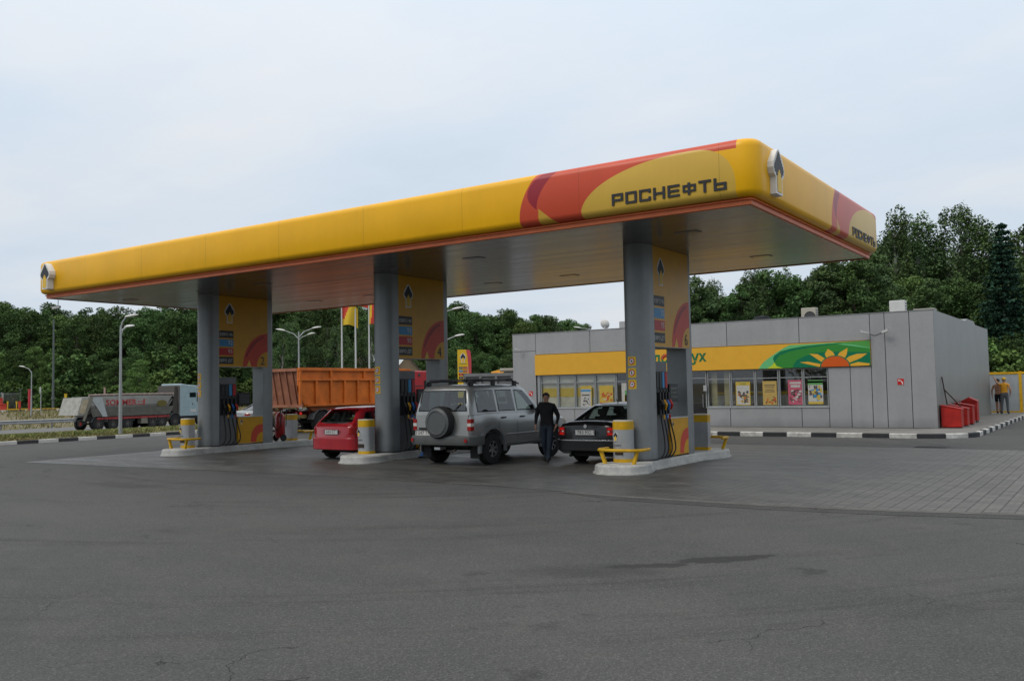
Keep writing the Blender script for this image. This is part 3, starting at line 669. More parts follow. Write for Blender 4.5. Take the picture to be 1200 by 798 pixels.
# dark backing and structure
mb = MB().box(BX0+.03, -17.6, BY0+.04, BY0+.3, .15, zt-.02).box(-17.6, -4.32, BY0+.04, BY0+.3, 2.46, zt-.02).box(-17.6, -4.32, BY0+.04, BY0+.3, .15, .93).box(-4.32, BX1-.03, BY0+.04, BY0+.3, .15, zt-.02)
mb.build('wall', SEAM, shop)
mb = MB().box(BX0, BX0+.25, BY0+.31, BY1, .15, zt).box(BX0+.26, BX1-.27, BY1-.25, BY1, .15, zt)
mb.build('wall', PAN, shop)
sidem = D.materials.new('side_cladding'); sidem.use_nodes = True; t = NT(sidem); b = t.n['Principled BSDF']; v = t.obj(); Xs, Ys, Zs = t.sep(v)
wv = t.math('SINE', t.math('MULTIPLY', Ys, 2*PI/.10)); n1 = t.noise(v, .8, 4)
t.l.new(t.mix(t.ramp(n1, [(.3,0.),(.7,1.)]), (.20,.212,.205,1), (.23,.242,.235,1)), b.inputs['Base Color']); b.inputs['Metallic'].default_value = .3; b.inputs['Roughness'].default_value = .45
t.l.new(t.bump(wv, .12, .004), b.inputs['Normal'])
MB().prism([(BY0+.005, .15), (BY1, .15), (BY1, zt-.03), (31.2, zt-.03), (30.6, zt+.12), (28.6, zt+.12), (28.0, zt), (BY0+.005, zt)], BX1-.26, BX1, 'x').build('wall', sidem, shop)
MB().box(BX0+.26, BX1-.27, BY0+.31, BY1-.26, 3.95, 4.05).build('roof', M('roof_bitumen', (.08,.08,.085), .9), shop)
MB().box(BX0-.01, BX1+.012, BY0-.02, BY0+.28, zt+.002, zt+.022).build('roof_edge', M('coping', (.3,.31,.32), .4, metal=.4), shop)
def panel(x0, x1, z0, z1, name='wall_panel', mat=PAN, yo=0., lab=None):
    g = .011; return MB().box(x0+g, x1-g, BY0+yo, BY0+.035, z0, z1).build(name, mat, shop, bevel=.004, label=lab)
# left pier, parapet, right piers
panel(BX0, -17.64, .16, 3.6); panel(BX0, -17.64, 3.6, zt) if False else None
panel(BX0, -17.64, 3.62, zt)
for a, b_ in zip([-17.64,-14.73,-11.5,-8.31,-5.36,-2.71], [-14.73,-11.5,-8.31,-5.36,-2.71]): panel(a, b_, 3.44, zt)
panel(-2.71, -2.19, .16, zt); panel(-2.19, -1.33, .16, zt); panel(-1.33, BX1-.0, .16, zt)
panel(-4.30, -3.48, .16, 2.455); panel(-3.48, -2.71, .16, 2.455)
for a, b_ in zip([-17.64,-15.6,-13.5,-11.6], [-15.6,-13.5,-11.6,-10.3]): panel(a, b_, .16, .91)
for a, b_ in zip([-9.26,-8.25,-5.35], [-8.25,-5.35,-4.30]): panel(a, b_, .16, .91)
MB().box(-17.64, -10.3, BY0-.03, BY0+.06, .915, .95).box(-9.26, -4.3, BY0-.03, BY0+.06, .915, .95).build('window_sill', M('sill', (.5,.52,.53), .35, metal=.5), shop)
# fascia band (yellow with green swooshes and a sunflower)
BYEL = M('band_yellow', (.68,.37,.035), .45, dirt=.05); BG1 = M('band_green', (.03,.22,.035), .45, dirt=.04); BG2 = M('band_deep_green', (.0,.15,.07), .45, dirt=.04); BG3 = M('band_mint', (.12,.45,.18), .45, dirt=.04); BG4 = M('band_light_green', (.07,.30,.06), .45, dirt=.04); BOR = M('band_orange', (.55,.09,.01), .45, dirt=.04)
yb = BY0-.06; zb0, zb1 = 2.475, 3.42
bd = MB().box(-17.66, -2.71, yb, BY0+.038, zb0, zb1).build('sign_band', BYEL, shop)
def flat(poly, off, mi, mb): mb.add([(x, yb-off, z) for x, z in poly], [tuple(range(len(poly)))], mi)
def onb(px, py):  # survey helper: point on the band plane
    dd = _F + _r*((px-600)/FPX) - _u*((py-399)/FPX); tt = (yb-CAM.y)/dd.y; p = CAM+dd*tt; return (min(p.x, -2.712), min(max(p.z, zb0+.002), zb1-.002))
mb = MB(); zz = lambda x, y: onb(820+x/5.714, 380+y/5.714)
flat([zz(*p) for p in ((395,305),(402,285),(425,255),(470,220),(520,185),(560,160),(600,140),(1160,100),(1160,300))], .002, 0, mb)   # light/mint sweep
flat([zz(*p) for p in ((455,305),(475,290),(500,250),(497,215),(540,180),(620,160),(700,146),(800,136),(900,131),(1160,160),(1160,300))], .004, 1, mb)
flat([zz(*p) for p in ((490,230),(500,210),(530,190),(600,165),(720,147),(860,130),(1020,122),(860,138),(720,157),(600,182),(530,210),(500,255))], .0055, 2, mb)
flat([zz(*p) for p in ((500,255),(515,280),(560,310),(450,310),(480,280))], .0055, 4, mb)
flat([zz(*p) for p in ((630,310),(625,275),(650,240),(700,215),(780,190),(900,183),(1160,186),(1160,300))], .006, 2, mb)
flat([zz(*p) for p in ((900,122),(1160,108),(1160,155),(1040,135))], .0062, 5, mb)
cxp, czp = zz(907, 290)
for pts in (((805,290),(670,255),(725,250),(820,268)), ((830,262),(735,198),(790,200),(858,240)), ((852,236),(838,198),(858,165),(892,185),(912,222),(905,232)), ((912,232),(935,190),(990,158),(985,200),(962,245)), ((965,245),(1000,215),(1050,198),(1122,195),(1080,225),(990,262)), ((990,272),(1060,252),(1140,262),(1135,275),(1010,300))):
    flat([zz(*p) for p in pts], .008, 3, mb)
for rad, off, mi in ((.575, .0095, 2), (.53, .011, 6)):
    flat([(cxp+rad*cos(PI*k/24)*1.0, max(zb0+.003, czp+rad*.80*sin(PI*k/24)-.03)) for k in range(25)], off, mi, mb)
mb.build('swoosh', [BG3, BG1, BG2, BYEL, M('band_lime', (.45,.55,.03), .45, dirt=0), BG4, BOR], bd, fix=False)
tx = text_mb('подсолнух', .60, .004, 'RIGHT', off=.014); tx.tf(Matrix.Translation((-9.2, yb-.006, 2.86))); tx.build('lettering', BG2, bd, fix=False)
mb = MB()
for k in range(7):
    a = R_(20+k*23); mb.add([(-11.0+.13*cos(a+.4), yb-.012, 2.98+.13*sin(a+.4)), (-11.0+.30*cos(a), yb-.012, 2.98+.30*sin(a)), (-11.0+.13*cos(a-.4), yb-.012, 2.98+.13*sin(a-.4))], [(0,1,2)])
mb.build('sunflower_mark', RED, bd, fix=False)
# windows
FRAME = M('window_frame', (.33,.35,.36), .4, metal=.5, dirt=.05)
gm = thin_glass('shop_glass', (.78,.81,.79,1), .10)
yw = BY0+.06
def window(x0, x1, z0=.95, z1=2.46, trans=.36):
    f = .045
    w = MB().box(x0, x0+f, yw, yw+.08, z0, z1).box(x1-f, x1, yw, yw+.08, z0, z1).box(x0+f, x1-f, yw, yw+.08, z0, z0+f).box(x0+f, x1-f, yw, yw+.08, z1-f, z1)
    zm = z1-trans; w.box(x0+f, x1-f, yw+.01, yw+.07, zm-.018, zm+.018)
    o = w.build('window', FRAME, shop)
    MB().add([(x0+f, yw+.04, z0+f), (x1-f, yw+.04, z0+f), (x1-f, yw+.04, z1-f), (x0+f, yw+.04, z1-f)], [(0,1,2,3)]).build('pane', gm, o, fix=False)
    return o
wl = [-17.45,-16.5,-15.58,-14.55,-13.5,-12.5,-11.45,-10.35]
for a, b_ in zip(wl, wl[1:]): window(a+.01, b_-.01)
MB().box(-17.64, -17.46, yw-.02, yw+.1, .95, 2.46).build('window_frame', FRAME, shop)
wr = [-9.24,-8.23,-7.2,-6.24,-5.28,-4.31]
for a, b_ in zip(wr, wr[1:]): window(a+.01, b_-.01)
do = window(-10.33, -9.27, .17, 2.46, .3); do.name = 'door'
MB().cyl((-9.42, yw-.05, .95), (-9.42, yw-.05, 1.5), .015).build('handle', CHROME, do)
MB().box(-9.36, -9.22, BY0-.08, BY0-.0, 1.62, 1.86).build('intercom', M('intercom', (.35,.36,.37), .4), shop)
# inside of the shop
MB().box(-17.5, -4.3, BY0+.5, BY0+6, .16, .2).build('floor', M('shop_floor', (.35,.33,.3), .3), shop)
MB().box(-17.6, -4.0, BY0+6, BY0+6.1, .2, 3.2).build('inner_wall', M('shop_inner', (.30,.29,.27), .7), shop)
MB().box(-17.6, -4.0, BY0+.32, BY0+6, 3.2, 3.25).build('ceiling', M('shop_ceiling', (.4,.4,.4), .7), shop)
LMP = M('lit_tube', (.8,.8,.75), .5, dirt=0, emit=('fff0d8', 3.))
for k, x in enumerate((-15.2,-13.4,-11.9,-8.6,-7.2,-5.9,-4.9)): MB().box(x-.3,x+.3,BY0+2.2,BY0+2.35,3.15,3.19).build('ceiling_lamp', LMP, shop)
CR = M('counter', (.45,.44,.40), .6); 
MB().box(-9.2, -4.5, BY0+.9, BY0+1.3, .2, 1.42).build('counter', M('counter_white', (.5,.5,.48), .6), shop)
MB().box(-9.2, -4.5, BY0+.89, BY0+.91, 1.44, 1.56).build('counter_stripe', M('stripe_yellow', (.5,.35,.03), .6), shop)
MB().box(-17.4, -13.6, BY0+.165, BY0+.18, 1.0, 2.44).build('blind', M('blind_beige', (.62,.60,.53), .8, dirt=.25), shop)
MB().box(-17.4, -14.6, BY0+.155, BY0+.16, 1.45, 1.85).build('blind_stripe', M('stripe_ochre', (.62,.45,.08), .7), shop)
MB().box(-9.15, -8.9, BY0+.30, BY0+.34, .95, 2.4).box(-8.6, -8.35, BY0+.32, BY0+.36, .95, 2.4).build('curtain', M('curtain', (.42,.38,.24), .8), shop)
for k in range(4):
    x = -8.8+k*1.2; MB().box(x, x+.6, BY0+3, BY0+3.04, 1.2, 2.5).build('shelf', M('shelf_%d' % (k%2), [(.12,.08,.04),(.06,.08,.1)][k%2], .7, dirt=.5, dscale=8), shop)
# posters standing in the windows: sheets with blocks of print
def poster(xc, z0, w, h, base, blocks, txt=None, coll=None):
    w *= .92; h *= .95
    y = yw+.02; o = MB().box(xc-w/2, xc+w/2, y-.006, y, z0, z0+h).build('poster', base, shop)
    for (a, b_, c, d, mt) in blocks:
        MB().box(xc-w/2+a*w, xc-w/2+c*w, y-.0085, y-.0065, z0+b_*h, z0+d*h).build('poster_print', mt, o)
    prs = random.Random(int(xc*100))
    for (a, b_, c, d, n_, pal) in (coll or []):
        mbs = [MB() for _ in pal]
        for q in range(n_):
            u0 = prs.uniform(a, c-.10*(c-a)); v0 = prs.uniform(b_, d-.10*(d-b_)); u1 = min(c, u0+prs.uniform(.06,.3)*(c-a)); v1 = min(d, v0+prs.uniform(.06,.25)*(d-b_)); cu, cv_ = (u0+u1)/2, (v0+v1)/2
            pts = [(xc-w/2+(cu+(u1-u0)/2*cos(k*PI/4+prs.uniform(-.3,.3)))*w, y-.0086-.00002*q, z0+(cv_+(v1-v0)/2*sin(k*PI/4+prs.uniform(-.3,.3)))*h) for k in range(8)]
            mbs[q%len(pal)].add(pts, [tuple(range(8))])
        for m2, pm in zip(mbs, pal): m2.build('poster_print', pm, o, fix=False)
    if txt:
        for s, sz, zz_, mt in txt:
            tm = text_mb(s, sz, .0005, 'CENTER'); tm.tf(Matrix.Translation((xc, y-.010, z0+zz_*h))); tm.build('poster_print', mt, o, fix=False)
    return o
PY = M('poster_yellow', (.48,.35,.06), .5, dirt=.1); PK = M('poster_pink', (.42,.09,.14), .5, dirt=.1); PW = M('poster_white', (.45,.45,.43), .5, dirt=.15, dscale=9); PR = M('poster_red', (.5,.06,.02), .5); PG = M('poster_grey', (.12,.10,.09), .5, dirt=.5, dscale=14); PGR = M('poster_green', (.1,.3,.1), .5); PO = M('poster_orange', (.45,.15,.03), .5, dirt=.3, dscale=12)
poster(-7.72, 1.02, .66, 1.0, PY, [(.06,.03,.94,.84,PW)], [('КОФЕ',.10,.87,PGR)], [(.12,.06,.9,.62,46,[PG,PO,DARKG,PY,PG])])
poster(-6.62, 1.03, .62, 1.0, M('poster_sand', (.45,.32,.10), .5), [(.12,.80,.88,.84,PG),(.18,.72,.82,.75,PG),(.2,.62,.8,.65,PG),(.14,.54,.86,.57,PG),], None, [(.1,.02,.99,.34,26,[PO,PR,PG])])
poster(-5.60, 1.03, .62, 1.02, PK, [(.12,.84,.9,.92,PW),(.2,.70,.84,.80,PW)], None, [(.08,.08,.94,.60,44,[PG,PW,LTXT,PK])])
poster(-4.82, 1.05, .62, .98, PW, [(.0,.80,1.,.999,PGR),(.0,.88,1.,.96,PY),(.34,.25,.66,.62,PY),(.0,.0,1.,.10,PY)], None, [(.05,.1,.95,.78,30,[PG,BLUE,PG,PY])])
poster(-15.02, .98, .62, 1.0, PW, [(.0,.86,1.,1.,PY),(.92,.0,1.,.86,PY),(.0,.74,.9,.82,BLUE),(.1,.54,.8,.60,PG)], None, [(.12,.06,.86,.46,26,[PG,DARKG,PW])])
poster(-14.0, .98, .74, 1.0, PY, [(.0,.0,1.,.22,PR),], None, [(.04,.2,.96,.7,34,[PO,PR,PW,PR])])
poster(-13.0, .98, .5, 1.1, PW, [(.35,.2,1.,.7,PGR),(.3,.15,.9,.5,PY)])
# fire hydrant sign
def redsign(x, z, lab):
    o = tag(MB().box(x-.11, x+.11, BY0-.012, BY0-.002, z-.11, z+.11).build('wall_sign', M('sign_fire', (.5,.02,.02), .4)), lab, 'sign', 'red fire signs on the shop front')
    mb = MB(); 
    for k in range(8):
        a0, a1 = PI/2*k/8, PI/2*(k+1)/8
        for r0, r1 in ((.13,.165),):
            mb.add([(x-.08+r0*cos(a0), BY0-.015, z-.09+r0*sin(a0)), (x-.08+r1*cos(a0), BY0-.015, z-.09+r1*sin(a0)), (x-.08+r1*cos(a1), BY0-.015, z-.09+r1*sin(a1)), (x-.08+r0*cos(a1), BY0-.015, z-.09+r0*sin(a1))], [(0,1,2,3)])
    mb.add([(x-.08, BY0-.015, z+.02), (x-.0, BY0-.015, z+.02), (x-.0, BY0-.015, z+.05), (x-.08, BY0-.015, z+.05)], [(0,1,2,3)]); mb.build('pictogram', WHITE, o, fix=False)
redsign(-1.70, 1.85, 'small square red fire sign on the right end panels of the shop')
redsign(-17.95, 1.62, 'small square red fire sign on the left pier of the shop')
# CCTV cameras
def cctv(p, yaw, pitch, label, group=None, up=True):
    c = thing('security_camera', label, 'camera', p, yaw, group); c.scale = (.8,.8,.8)
    mb = MB().box(-.05, .05, -.20, .16, -.045, .045); 
    mb.tf(Matrix.Rotation(-pitch, 4, 'X')); mb.build('housing', M('cctv_white', (.6,.6,.6), .35), c, bevel=.012)
    h = MB().box(-.06, .06, -.25, .12, .047, .06); h.tf(Matrix.Rotation(-pitch, 4, 'X')); h.build('sunshade', M('cctv_white', (0,0,0)), c)
    MB().tube([(0,.1,0), (0,.18,-.03), (0,.26,.0)] if not up else [(0,.05,.04),(0,.06,.16),(0,.06,.30)], .014).build('bracket', STEEL, c)
cctv((-2.82, BY0-.27, 3.72), R_(-55), R_(14), 'white security camera aimed left, left one of the pair above the sunflower', 'security cameras', False)
cctv((-2.12, BY0-.27, 3.72), R_(60), R_(14), 'white security camera aimed right, right one of the pair above the sunflower', 'security cameras', False)
cctv((-18.45, BY0-.27, 3.72), R_(-50), R_(12), 'white security camera on the left pier of the shop', 'security cameras', False)
cctv((-23.2, .35, 4.76), R_(-70), R_(-6), 'grey security camera hanging under the far left corner of the canopy', 'security cameras', True)
o = tag(MB().tube([(-2.7, BY0-.03, 3.66), (-2.55, BY0-.02, 3.60), (-2.4, BY0-.02, 3.64), (-2.25, BY0-.03, 3.72)], .008).build('cable', BLACK), 'thin cable looping between the two security cameras on the shop', 'cable')
# roof equipment
def acunit(x, y, w, h, mat, label, grille=True):
    a = thing('air_conditioner', label, 'air conditioner', (x, y, 4.05), 0)
    MB().box(-w/2, w/2, -.2, .2, .25, .25+h).build('casing', mat, a, bevel=.02)
    if grille: MB().lathe([(.0,0),(.22,0),(.24,-.02),(.24,.0)], (w*.1, -.203, .25+h*.5), 'y', 20).build('fan_grille', DARKG, a)
    MB().box(-w/2+.05, -w/2+.1, -.2, .2, 0, .25).box(w/2-.1, w/2-.05, -.2, .2, 0, .25).build('stand', STEEL, a)
    g = MB()
    for k in range(7): g.box(w*.5+.002, w*.5+.012, -.17, .17, .32+k*h/8, .32+k*h/8+.03)
    g.build('vent', DARKG, a)
ACW = M('ac_white', (.6,.61,.6), .5)
acunit(-6.0, 24, .62, .80, M('ac_beige', (.42,.40,.34), .5), 'beige air conditioner box on the shop roof left of the sunflower')
acunit(-2.42, 24.0, .60, .86, ACW, 'white air conditioner on the shop roof near the right corner', False)
acunit(-15.6, 26, 1.1, .9, M('ac_grey', (.35,.36,.37), .5), 'grey air conditioner box on the shop roof near the left end')
o = tag(MB().lathe([(0,4.05),(.22,4.05),(.22,4.62),(.32,4.64),(.32,4.86),(0,4.9)], (-8.1, 24, 0), n=18).build('roof_vent', M('vent_black', (.03,.035,.04), .6), smooth=True), 'dark round vent cowl on the shop roof', 'roof vent')
o = tag(MB().box(-1.9, -1.1, 24.2, 24.8, 4.35, 4.80).box(-1.75, -1.25, 24.3, 24.7, 4.05, 4.35).build('roof_vent', M('vent_grey', (.30,.30,.27), .6), bevel=.02), 'square grey vent hood on the shop roof beside the white air conditioner', 'roof vent')
o = tag(MB().lathe([(0,-.03),(.12,-.01),(.24,.05),(.25,.07),(.12,.01),(0,0)], (0,0,0), 'y', 18).tf(Matrix.Translation((-16.3, 24.5, 5.0)) @ Matrix.Rotation(R_(20), 4, 'X')).cyl((-16.3,24.55,4.05),(-16.3,24.55,5.0),.025).build('satellite_dish', WHITE, smooth=True), 'small white dish on the shop roof beside the grey air conditioner', 'dish')
# red fire boxes beside the wall
FBX = M('firebox_red', (.42,.02,.015), .45, dirt=.3, dscale=4); 
def firebox(x, y, w, d, h0, h1, label, tall=False):
    f = thing('fire_box', label, 'fire box', (x, y, .152), 0, 'red fire boxes along the shop wall')
    if tall:
        MB().box(0, w, 0, d, .08, h0).build('box', FBX, f, bevel=.01); MB().prism([(-.03, h0), (w/2, h1), (w+.03, h0)], -.03, d+.03, 'y').build('lid', FBX, f)
        MB().box(.03,.07,.03,.07,0,.08).box(w-.07,w-.03,.03,.07,0,.08).box(.03,.07,d-.07,d-.03,0,.08).box(w-.07,w-.03,d-.07,d-.03,0,.08).build('feet', BLACK, f)
    else:
        MB().prism([(0,.03),(w,.03),(w,h1),(0,h0)], 0, d, 'y').build('box', FBX, f, bevel=.01)
        MB().add([(-.02,-.02,h0+.005),(w+.03,-.02,h1-.005),(w+.03,d+.02,h1-.005),(-.02,d+.02,h0+.005),(-.02,-.02,h0+.035),(w+.03,-.02,h1+.025),(w+.03,d+.02,h1+.025),(-.02,d+.02,h0+.035)], [(0,3,2,1),(4,5,6,7),(0,1,5,4),(1,2,6,5),(2,3,7,6),(3,0,4,7)]).build('lid', FBX, f)
        MB().box(.05,w-.05,.03,.08,0,.03).box(.05,w-.05,d-.08,d-.03,0,.03).build('feet', BLACK, f)
firebox(-.44, 20.5, .66, .55, .80, .66, 'red sloping-lid sand box at the corner of the shop, nearest one')
firebox(-.40, 22.0, .62, .55, .78, .64, 'red sloping-lid sand box, second from the shop corner')
firebox(-.40, 23.4, .62, .55, .82, .70, 'red sloping-lid sand box, third from the shop corner')
firebox(-.42, 25.2, .58, .55, .86, 1.02, 'taller red fire cabinet with gabled lid, farthest of the boxes by the wall', True)
for (a, b_, lab) in (((-.30, 21.6, .3), (-.47, 21.2, 2.0), 'wooden tool handle leaning upright on the shop wall behind the red boxes'), ((.15, 22.6, .6), (-.47, 21.5, 1.55), 'wooden tool handle leaning steeply leftwards over the red boxes')):
    o = tag(MB().cyl(a, b_, .022).build('tool_handle', M('old_wood', (.06,.045,.035), .8)), lab, 'shovel')

# enclosure behind the shop on the right
enc = thing('enclosure_fence', 'yellow framed fence of pale grey metal sheets behind the shop', 'fence', (0, 38.2, .0))
FSH = M('fence_sheet', (.34,.37,.39), .45, metal=.2)
px = [-1.6, 1.0-.45, 3.4, 5.9, 8.4, 10.9]
for a, b_ in zip(px, px[1:]): MB().box(a+.08, b_-.0, -.015, .0, .2, 2.12).build('sheet', FSH, enc)
for a in px: MB().box(a, a+.14, -.05, .05, 0, 2.28).build('post', YELD, enc)
MB().box(-1.5, 11, -.045, .045, 2.14, 2.25).build('top_rail', YELD, enc); MB().box(-1.5, 11, -.045, .045, .10, .22).build('bottom_rail', YELD, enc)
g = MB().box(1.72, 1.78, -.06, -.02, .25, 2.0).box(1.78, 3.2, -.06, -.02, 1.93, 2.0).box(3.2, 3.26, -.06, -.02, .25, 2.0).box(1.78,3.2,-.06,-.02,.25,.31); g.build('door_frame', YELD, enc)
MB().cyl((1.9,-.08,1.1),(2.02,-.08,1.1),.02).build('handle', STEEL, enc)
struct(MB().add([(-1.2,36,.151),(14,36,.151),(14,44,.151),(-1.2,44,.151)], [(0,1,2,3)]).build('pavement', M('pavement_slab', (0,0,0)), fix=False))

# ------------------------------------------------------------------ vehicles
def interp(pts, x):
    if x <= pts[0][0]: return pts[0][1]
    for (a, p), (b_, q) in zip(pts, pts[1:]):
        if x <= b_: return p+(q-p)*(x-a)/(b_-a)
    return pts[-1][1]
def wheel_parts(parent, x, y, z, R, w, rimR, side, spokes=5, rimmat=None):
    """wheel axis along x, outer face towards side"""
    t_ = MB().lathe([(rimR*.98,-w/2),(R*.93,-w/2),(R*.985,-w*.40),(R,-w*.25),(R,w*.25),(R*.985,w*.40),(R*.93,w/2),(rimR*.98,w/2),(rimR*.9,w*.2),(rimR*.9,-w*.2),(rimR*.98,-w/2)], (x, y, z), 'x', 28).build('wheel', RUB, parent, smooth=True)
    rm = rimmat or M('alloy', (.42,.43,.44), .3, metal=.8, dirt=.2, dscale=10)
    mb = MB().lathe([(rimR, side*w*.46),(rimR*.93, side*w*.46),(rimR*.90, side*w*.2),(rimR*.5,side*w*.15),(0,side*w*.12)], (x, y, z), 'x', 24, 1)
    mb.lathe([(rimR*.99, side*w*.35),(rimR*1.0, side*w*.475),(rimR*.90, side*w*.475),(rimR*.90,side*w*.35)], (x, y, z), 'x', 24, 0)
    for k in range(spokes):
        a = 2*PI*k/spokes+.3; d = Vector((0, cos(a), sin(a))); n = Vector((0, -sin(a), cos(a))); c = Vector((x+side*w*.36, y, z)); vs = []
        for r_, ww, xo in ((rimR*.12, rimR*.16, 0), (rimR*.93, rimR*.11, side*w*.09)):
            for s in (-1, 1):
                for e in (-.01, .012): vs.append(c+d*r_+n*ww*s+Vector((xo+side*e, 0, 0)))
        mb.add(vs, [(0,1,5,4),(2,6,7,3),(0,4,6,2),(1,3,7,5),(0,2,3,1),(4,5,7,6)], 0)
    mb.lathe([(0,side*w*.40),(rimR*.16,side*w*.40),(rimR*.2,side*w*.34)], (x, y, z), 'x', 14, 0)
    mb.build('rim', [rm, M('rim_dark', (.02,.02,.022), .6)], t_, smooth=True)
def plate(parent, x, y, z, txt, w=.52, h=.115, rz=0):
    p = MB().box(x-w/2, x+w/2, y-.012, y, z, z+h).build('number_plate', M('plate_white', (.55,.55,.53), .5, dirt=.2, dscale=12), parent)
    a = MB(); a.box(x-w/2-.012, x+w/2+.012, y-.006, y+.0005, z-.012, z+h+.012); a.build('plate_frame', BLACK, p)
    tx = text_mb(txt, .115, .0008, 'CENTER', sx=1.1); tx.tf(Matrix.Translation((x, y-.0135, z+.022))); tx.build('lettering', LTXT, p, fix=False)
def car(name, label, cat, loc, rz, paint, S):
    """lofted road car; local +y forward, y=0 rear face, x centred, z=0 ground"""
    c = thing(name, label, cat, loc, rz)
    Lc, Wd = S['L'], S['W']/2; axs = S['axles']; wr = S['wr']; ar = wr+S.get('gap', .06)
    body = MB(); n = 90; rings = []
    ysn = sorted(set([round(Lc*k/n, 4) for k in range(n+1)] + [round(a+d*ar*q, 4) for a in axs for d in (-1, 1) for q in (1., .98, .9)] ))
    for y in ysn:
        deck = interp(S['deck'], y); w = Wd*interp(S['plan'], y); zb = S['zb']; zc = zb + interp([(0, .10), (.35, 0), (Lc-.4, 0), (Lc, .08)], y)
        za = zc
        for a in axs:
            q = ar*ar-(y-a)**2
            if q > 0: za = max(za, wr+math.sqrt(q))
        mid = S['mid']; belt = interp(S['belt'], y); sh = S.get('shoulder', .035)
        e = [(0, zc), (w-.26, zc), (w-.26, za+.002), (w-.035, za), (w-.01, min(za+.03, belt-.06)), (w, max(min(mid, belt-.05), za+.05)), (w-sh*.4, belt-.035), (w-sh, belt), (w-sh-.06, belt+(deck-belt)*.6), (w*.62, deck-.0), (0, deck+S.get('crown', .02))]
        rings.append([(x_, y, z_) for x_, z_ in e] + [(-x_, y, z_) for x_, z_ in e[-2:0:-1]])
    body.rings(rings); bo = body.build('body', paint, c, smooth=True)
    # greenhouse
    gh = S['roof']; zbt = S['zbelt']; wb = Wd-S.get('shoulder', .035)-.005; tum = S['tum']; rings = []
    for (y, z) in gh:
        k = (z-zbt)/max(gh_[1] for gh_ in gh)-0
        kk = max(0, (z-zbt)); wp = interp(S['plan'], y)
        wbs = wb*wp; wt = wbs - tum*kk; rr = min(.10, kk*.5)
        e = [(0, zbt-.04), (wbs, zbt-.04), (wbs, zbt), (wt+tum*rr*.6, z-rr*.8), (wt-rr*.35, z-rr*.22), (wt-rr*1.3, z), (0, z+.018*min(1, kk*3))]
        rings.append([(x_, y, z_) for x_, z_ in e] + [(-x_, y, z_) for x_, z_ in e[-2:0:-1]])
    ro = MB().rings(rings).build('roof', paint, bo, smooth=True)
    cut = []
    for poly in S['side_glass']: cut.append(MB().prism(poly, -1.5, 1.5, 'x'))
    (ya, za), (yb_, zb_) = S['rear_glass']['line']; wa, wb2 = S['rear_glass']['w']; zf0 = S['front_glass']['line'][0][1]; zf1 = S['front_glass']['line'][1][1]; wf = S['front_glass']['w']
    zlo, zhi = max(za, zf0)+.005, min(zb_, zf1)-.0
    def q4(y, w0, z0_, w1, z1_): return [(-w0, y, z0_), (w0, y, z0_), (w1, y, z1_), (-w1, y, z1_)]
    ymid = (S['side_glass'][1][0][0]+S['side_glass'][1][1][0])/2
    cut.append(MB().rings([q4(-.5, wa*.97, za+.012, wb2*.97, zb_-.012), q4(ymid, wa*.97, za+.012, wb2*.97, zb_-.012)]))
    cut.append(MB().rings([q4(ymid-.01, wf[0]*.95, zf0+.012, wf[1]*.95, zf1-.012), q4(Lc, wf[0]*.95, zf0+.012, wf[1]*.95, zf1-.012)]))
    nm_ = carve(ro.data, cut); nm_.name = 'roof'; ro.data = nm_
    INT = M('seat_dark', (.03,.031,.033), .9, dirt=.2)
    for sx_ in (-1, 1):
        for yy, hh in ((S['seats'][0], S['seats'][2]), (S['seats'][1], S['seats'][2])):
            MB().box(sx_*.36-.20, sx_*.36+.20, yy, yy+.10, zbt-.1, hh-.14).box(sx_*.36-.11, sx_*.36+.11, yy, yy+.09, hh-.10, hh+.04).build('seat', INT, c, bevel=.03)
    def sp(y, z, off=.006):
        return wb*interp(S['plan'], y) - tum*(z-zbt) + off
    for s in (1, -1):
        for poly in S['side_glass']:
            fr = MB(); cy = sum(p[0] for p in poly)/len(poly); cz = sum(p[1] for p in poly)/len(poly)
            gp = [(s*sp(y, z, .010), y, z) for y, z in poly]; op = [(s*sp(y, z, .006), cy+(y-cy)*(1+.05), cz+(z-cz)*(1+.09)) for y, z in poly]
            o = fr.add(gp, [tuple(range(len(poly)))]).build('window', GLASSC, c, fix=False)
            npl = len(poly); MB().add(op + [(g_[0]-s*.002, g_[1], g_[2]) for g_ in gp], [(k_, (k_+1)%npl, npl+(k_+1)%npl, npl+k_) for k_ in range(npl)]).build('window_frame', S.get('framemat', BLACK), o, fix=False)
    for key, nm in (('rear_glass', 'rear_window'), ('front_glass', 'windscreen')):
        (ya, za), (yb_, zb_) = S[key]['line']; wa, wb2 = S[key]['w']; d = Vector((0, yb_-ya, zb_-za)).normalized(); nn = Vector((0, -d.z, d.y)) if key == 'rear_glass' else Vector((0, d.z, -d.y))
        if key == 'front_glass' and nn.y < 0: nn = -nn
        def P(u, v_, o_): 
            y_ = ya+(yb_-ya)*v_; z_ = za+(zb_-za)*v_; w_ = wa+(wb2-wa)*v_; q = Vector((u*w_, y_, z_)) + nn*o_; q.y += S[key].get('bow', .0)*abs(u)**2; return q
        nU = 10
        for nm2, o_, sc, mt in ((nm, .012, 1., GLASSC),):
            vs = [P(-sc+2*sc*i/nU, v_, o_) for v_ in ((-.06 if sc > 1 else 0), (1.06 if sc > 1 else 1)) for i in range(nU+1)]
            ob = MB().add(vs, [(i, i+1, nU+2+i, nU+1+i) for i in range(nU)]).build(nm2, mt, c, fix=False, smooth=False)
        fr_ = MB(); corners = [(-1,0),(1,0),(1,1),(-1,1)]; nS = 10; inn = []; ou = []
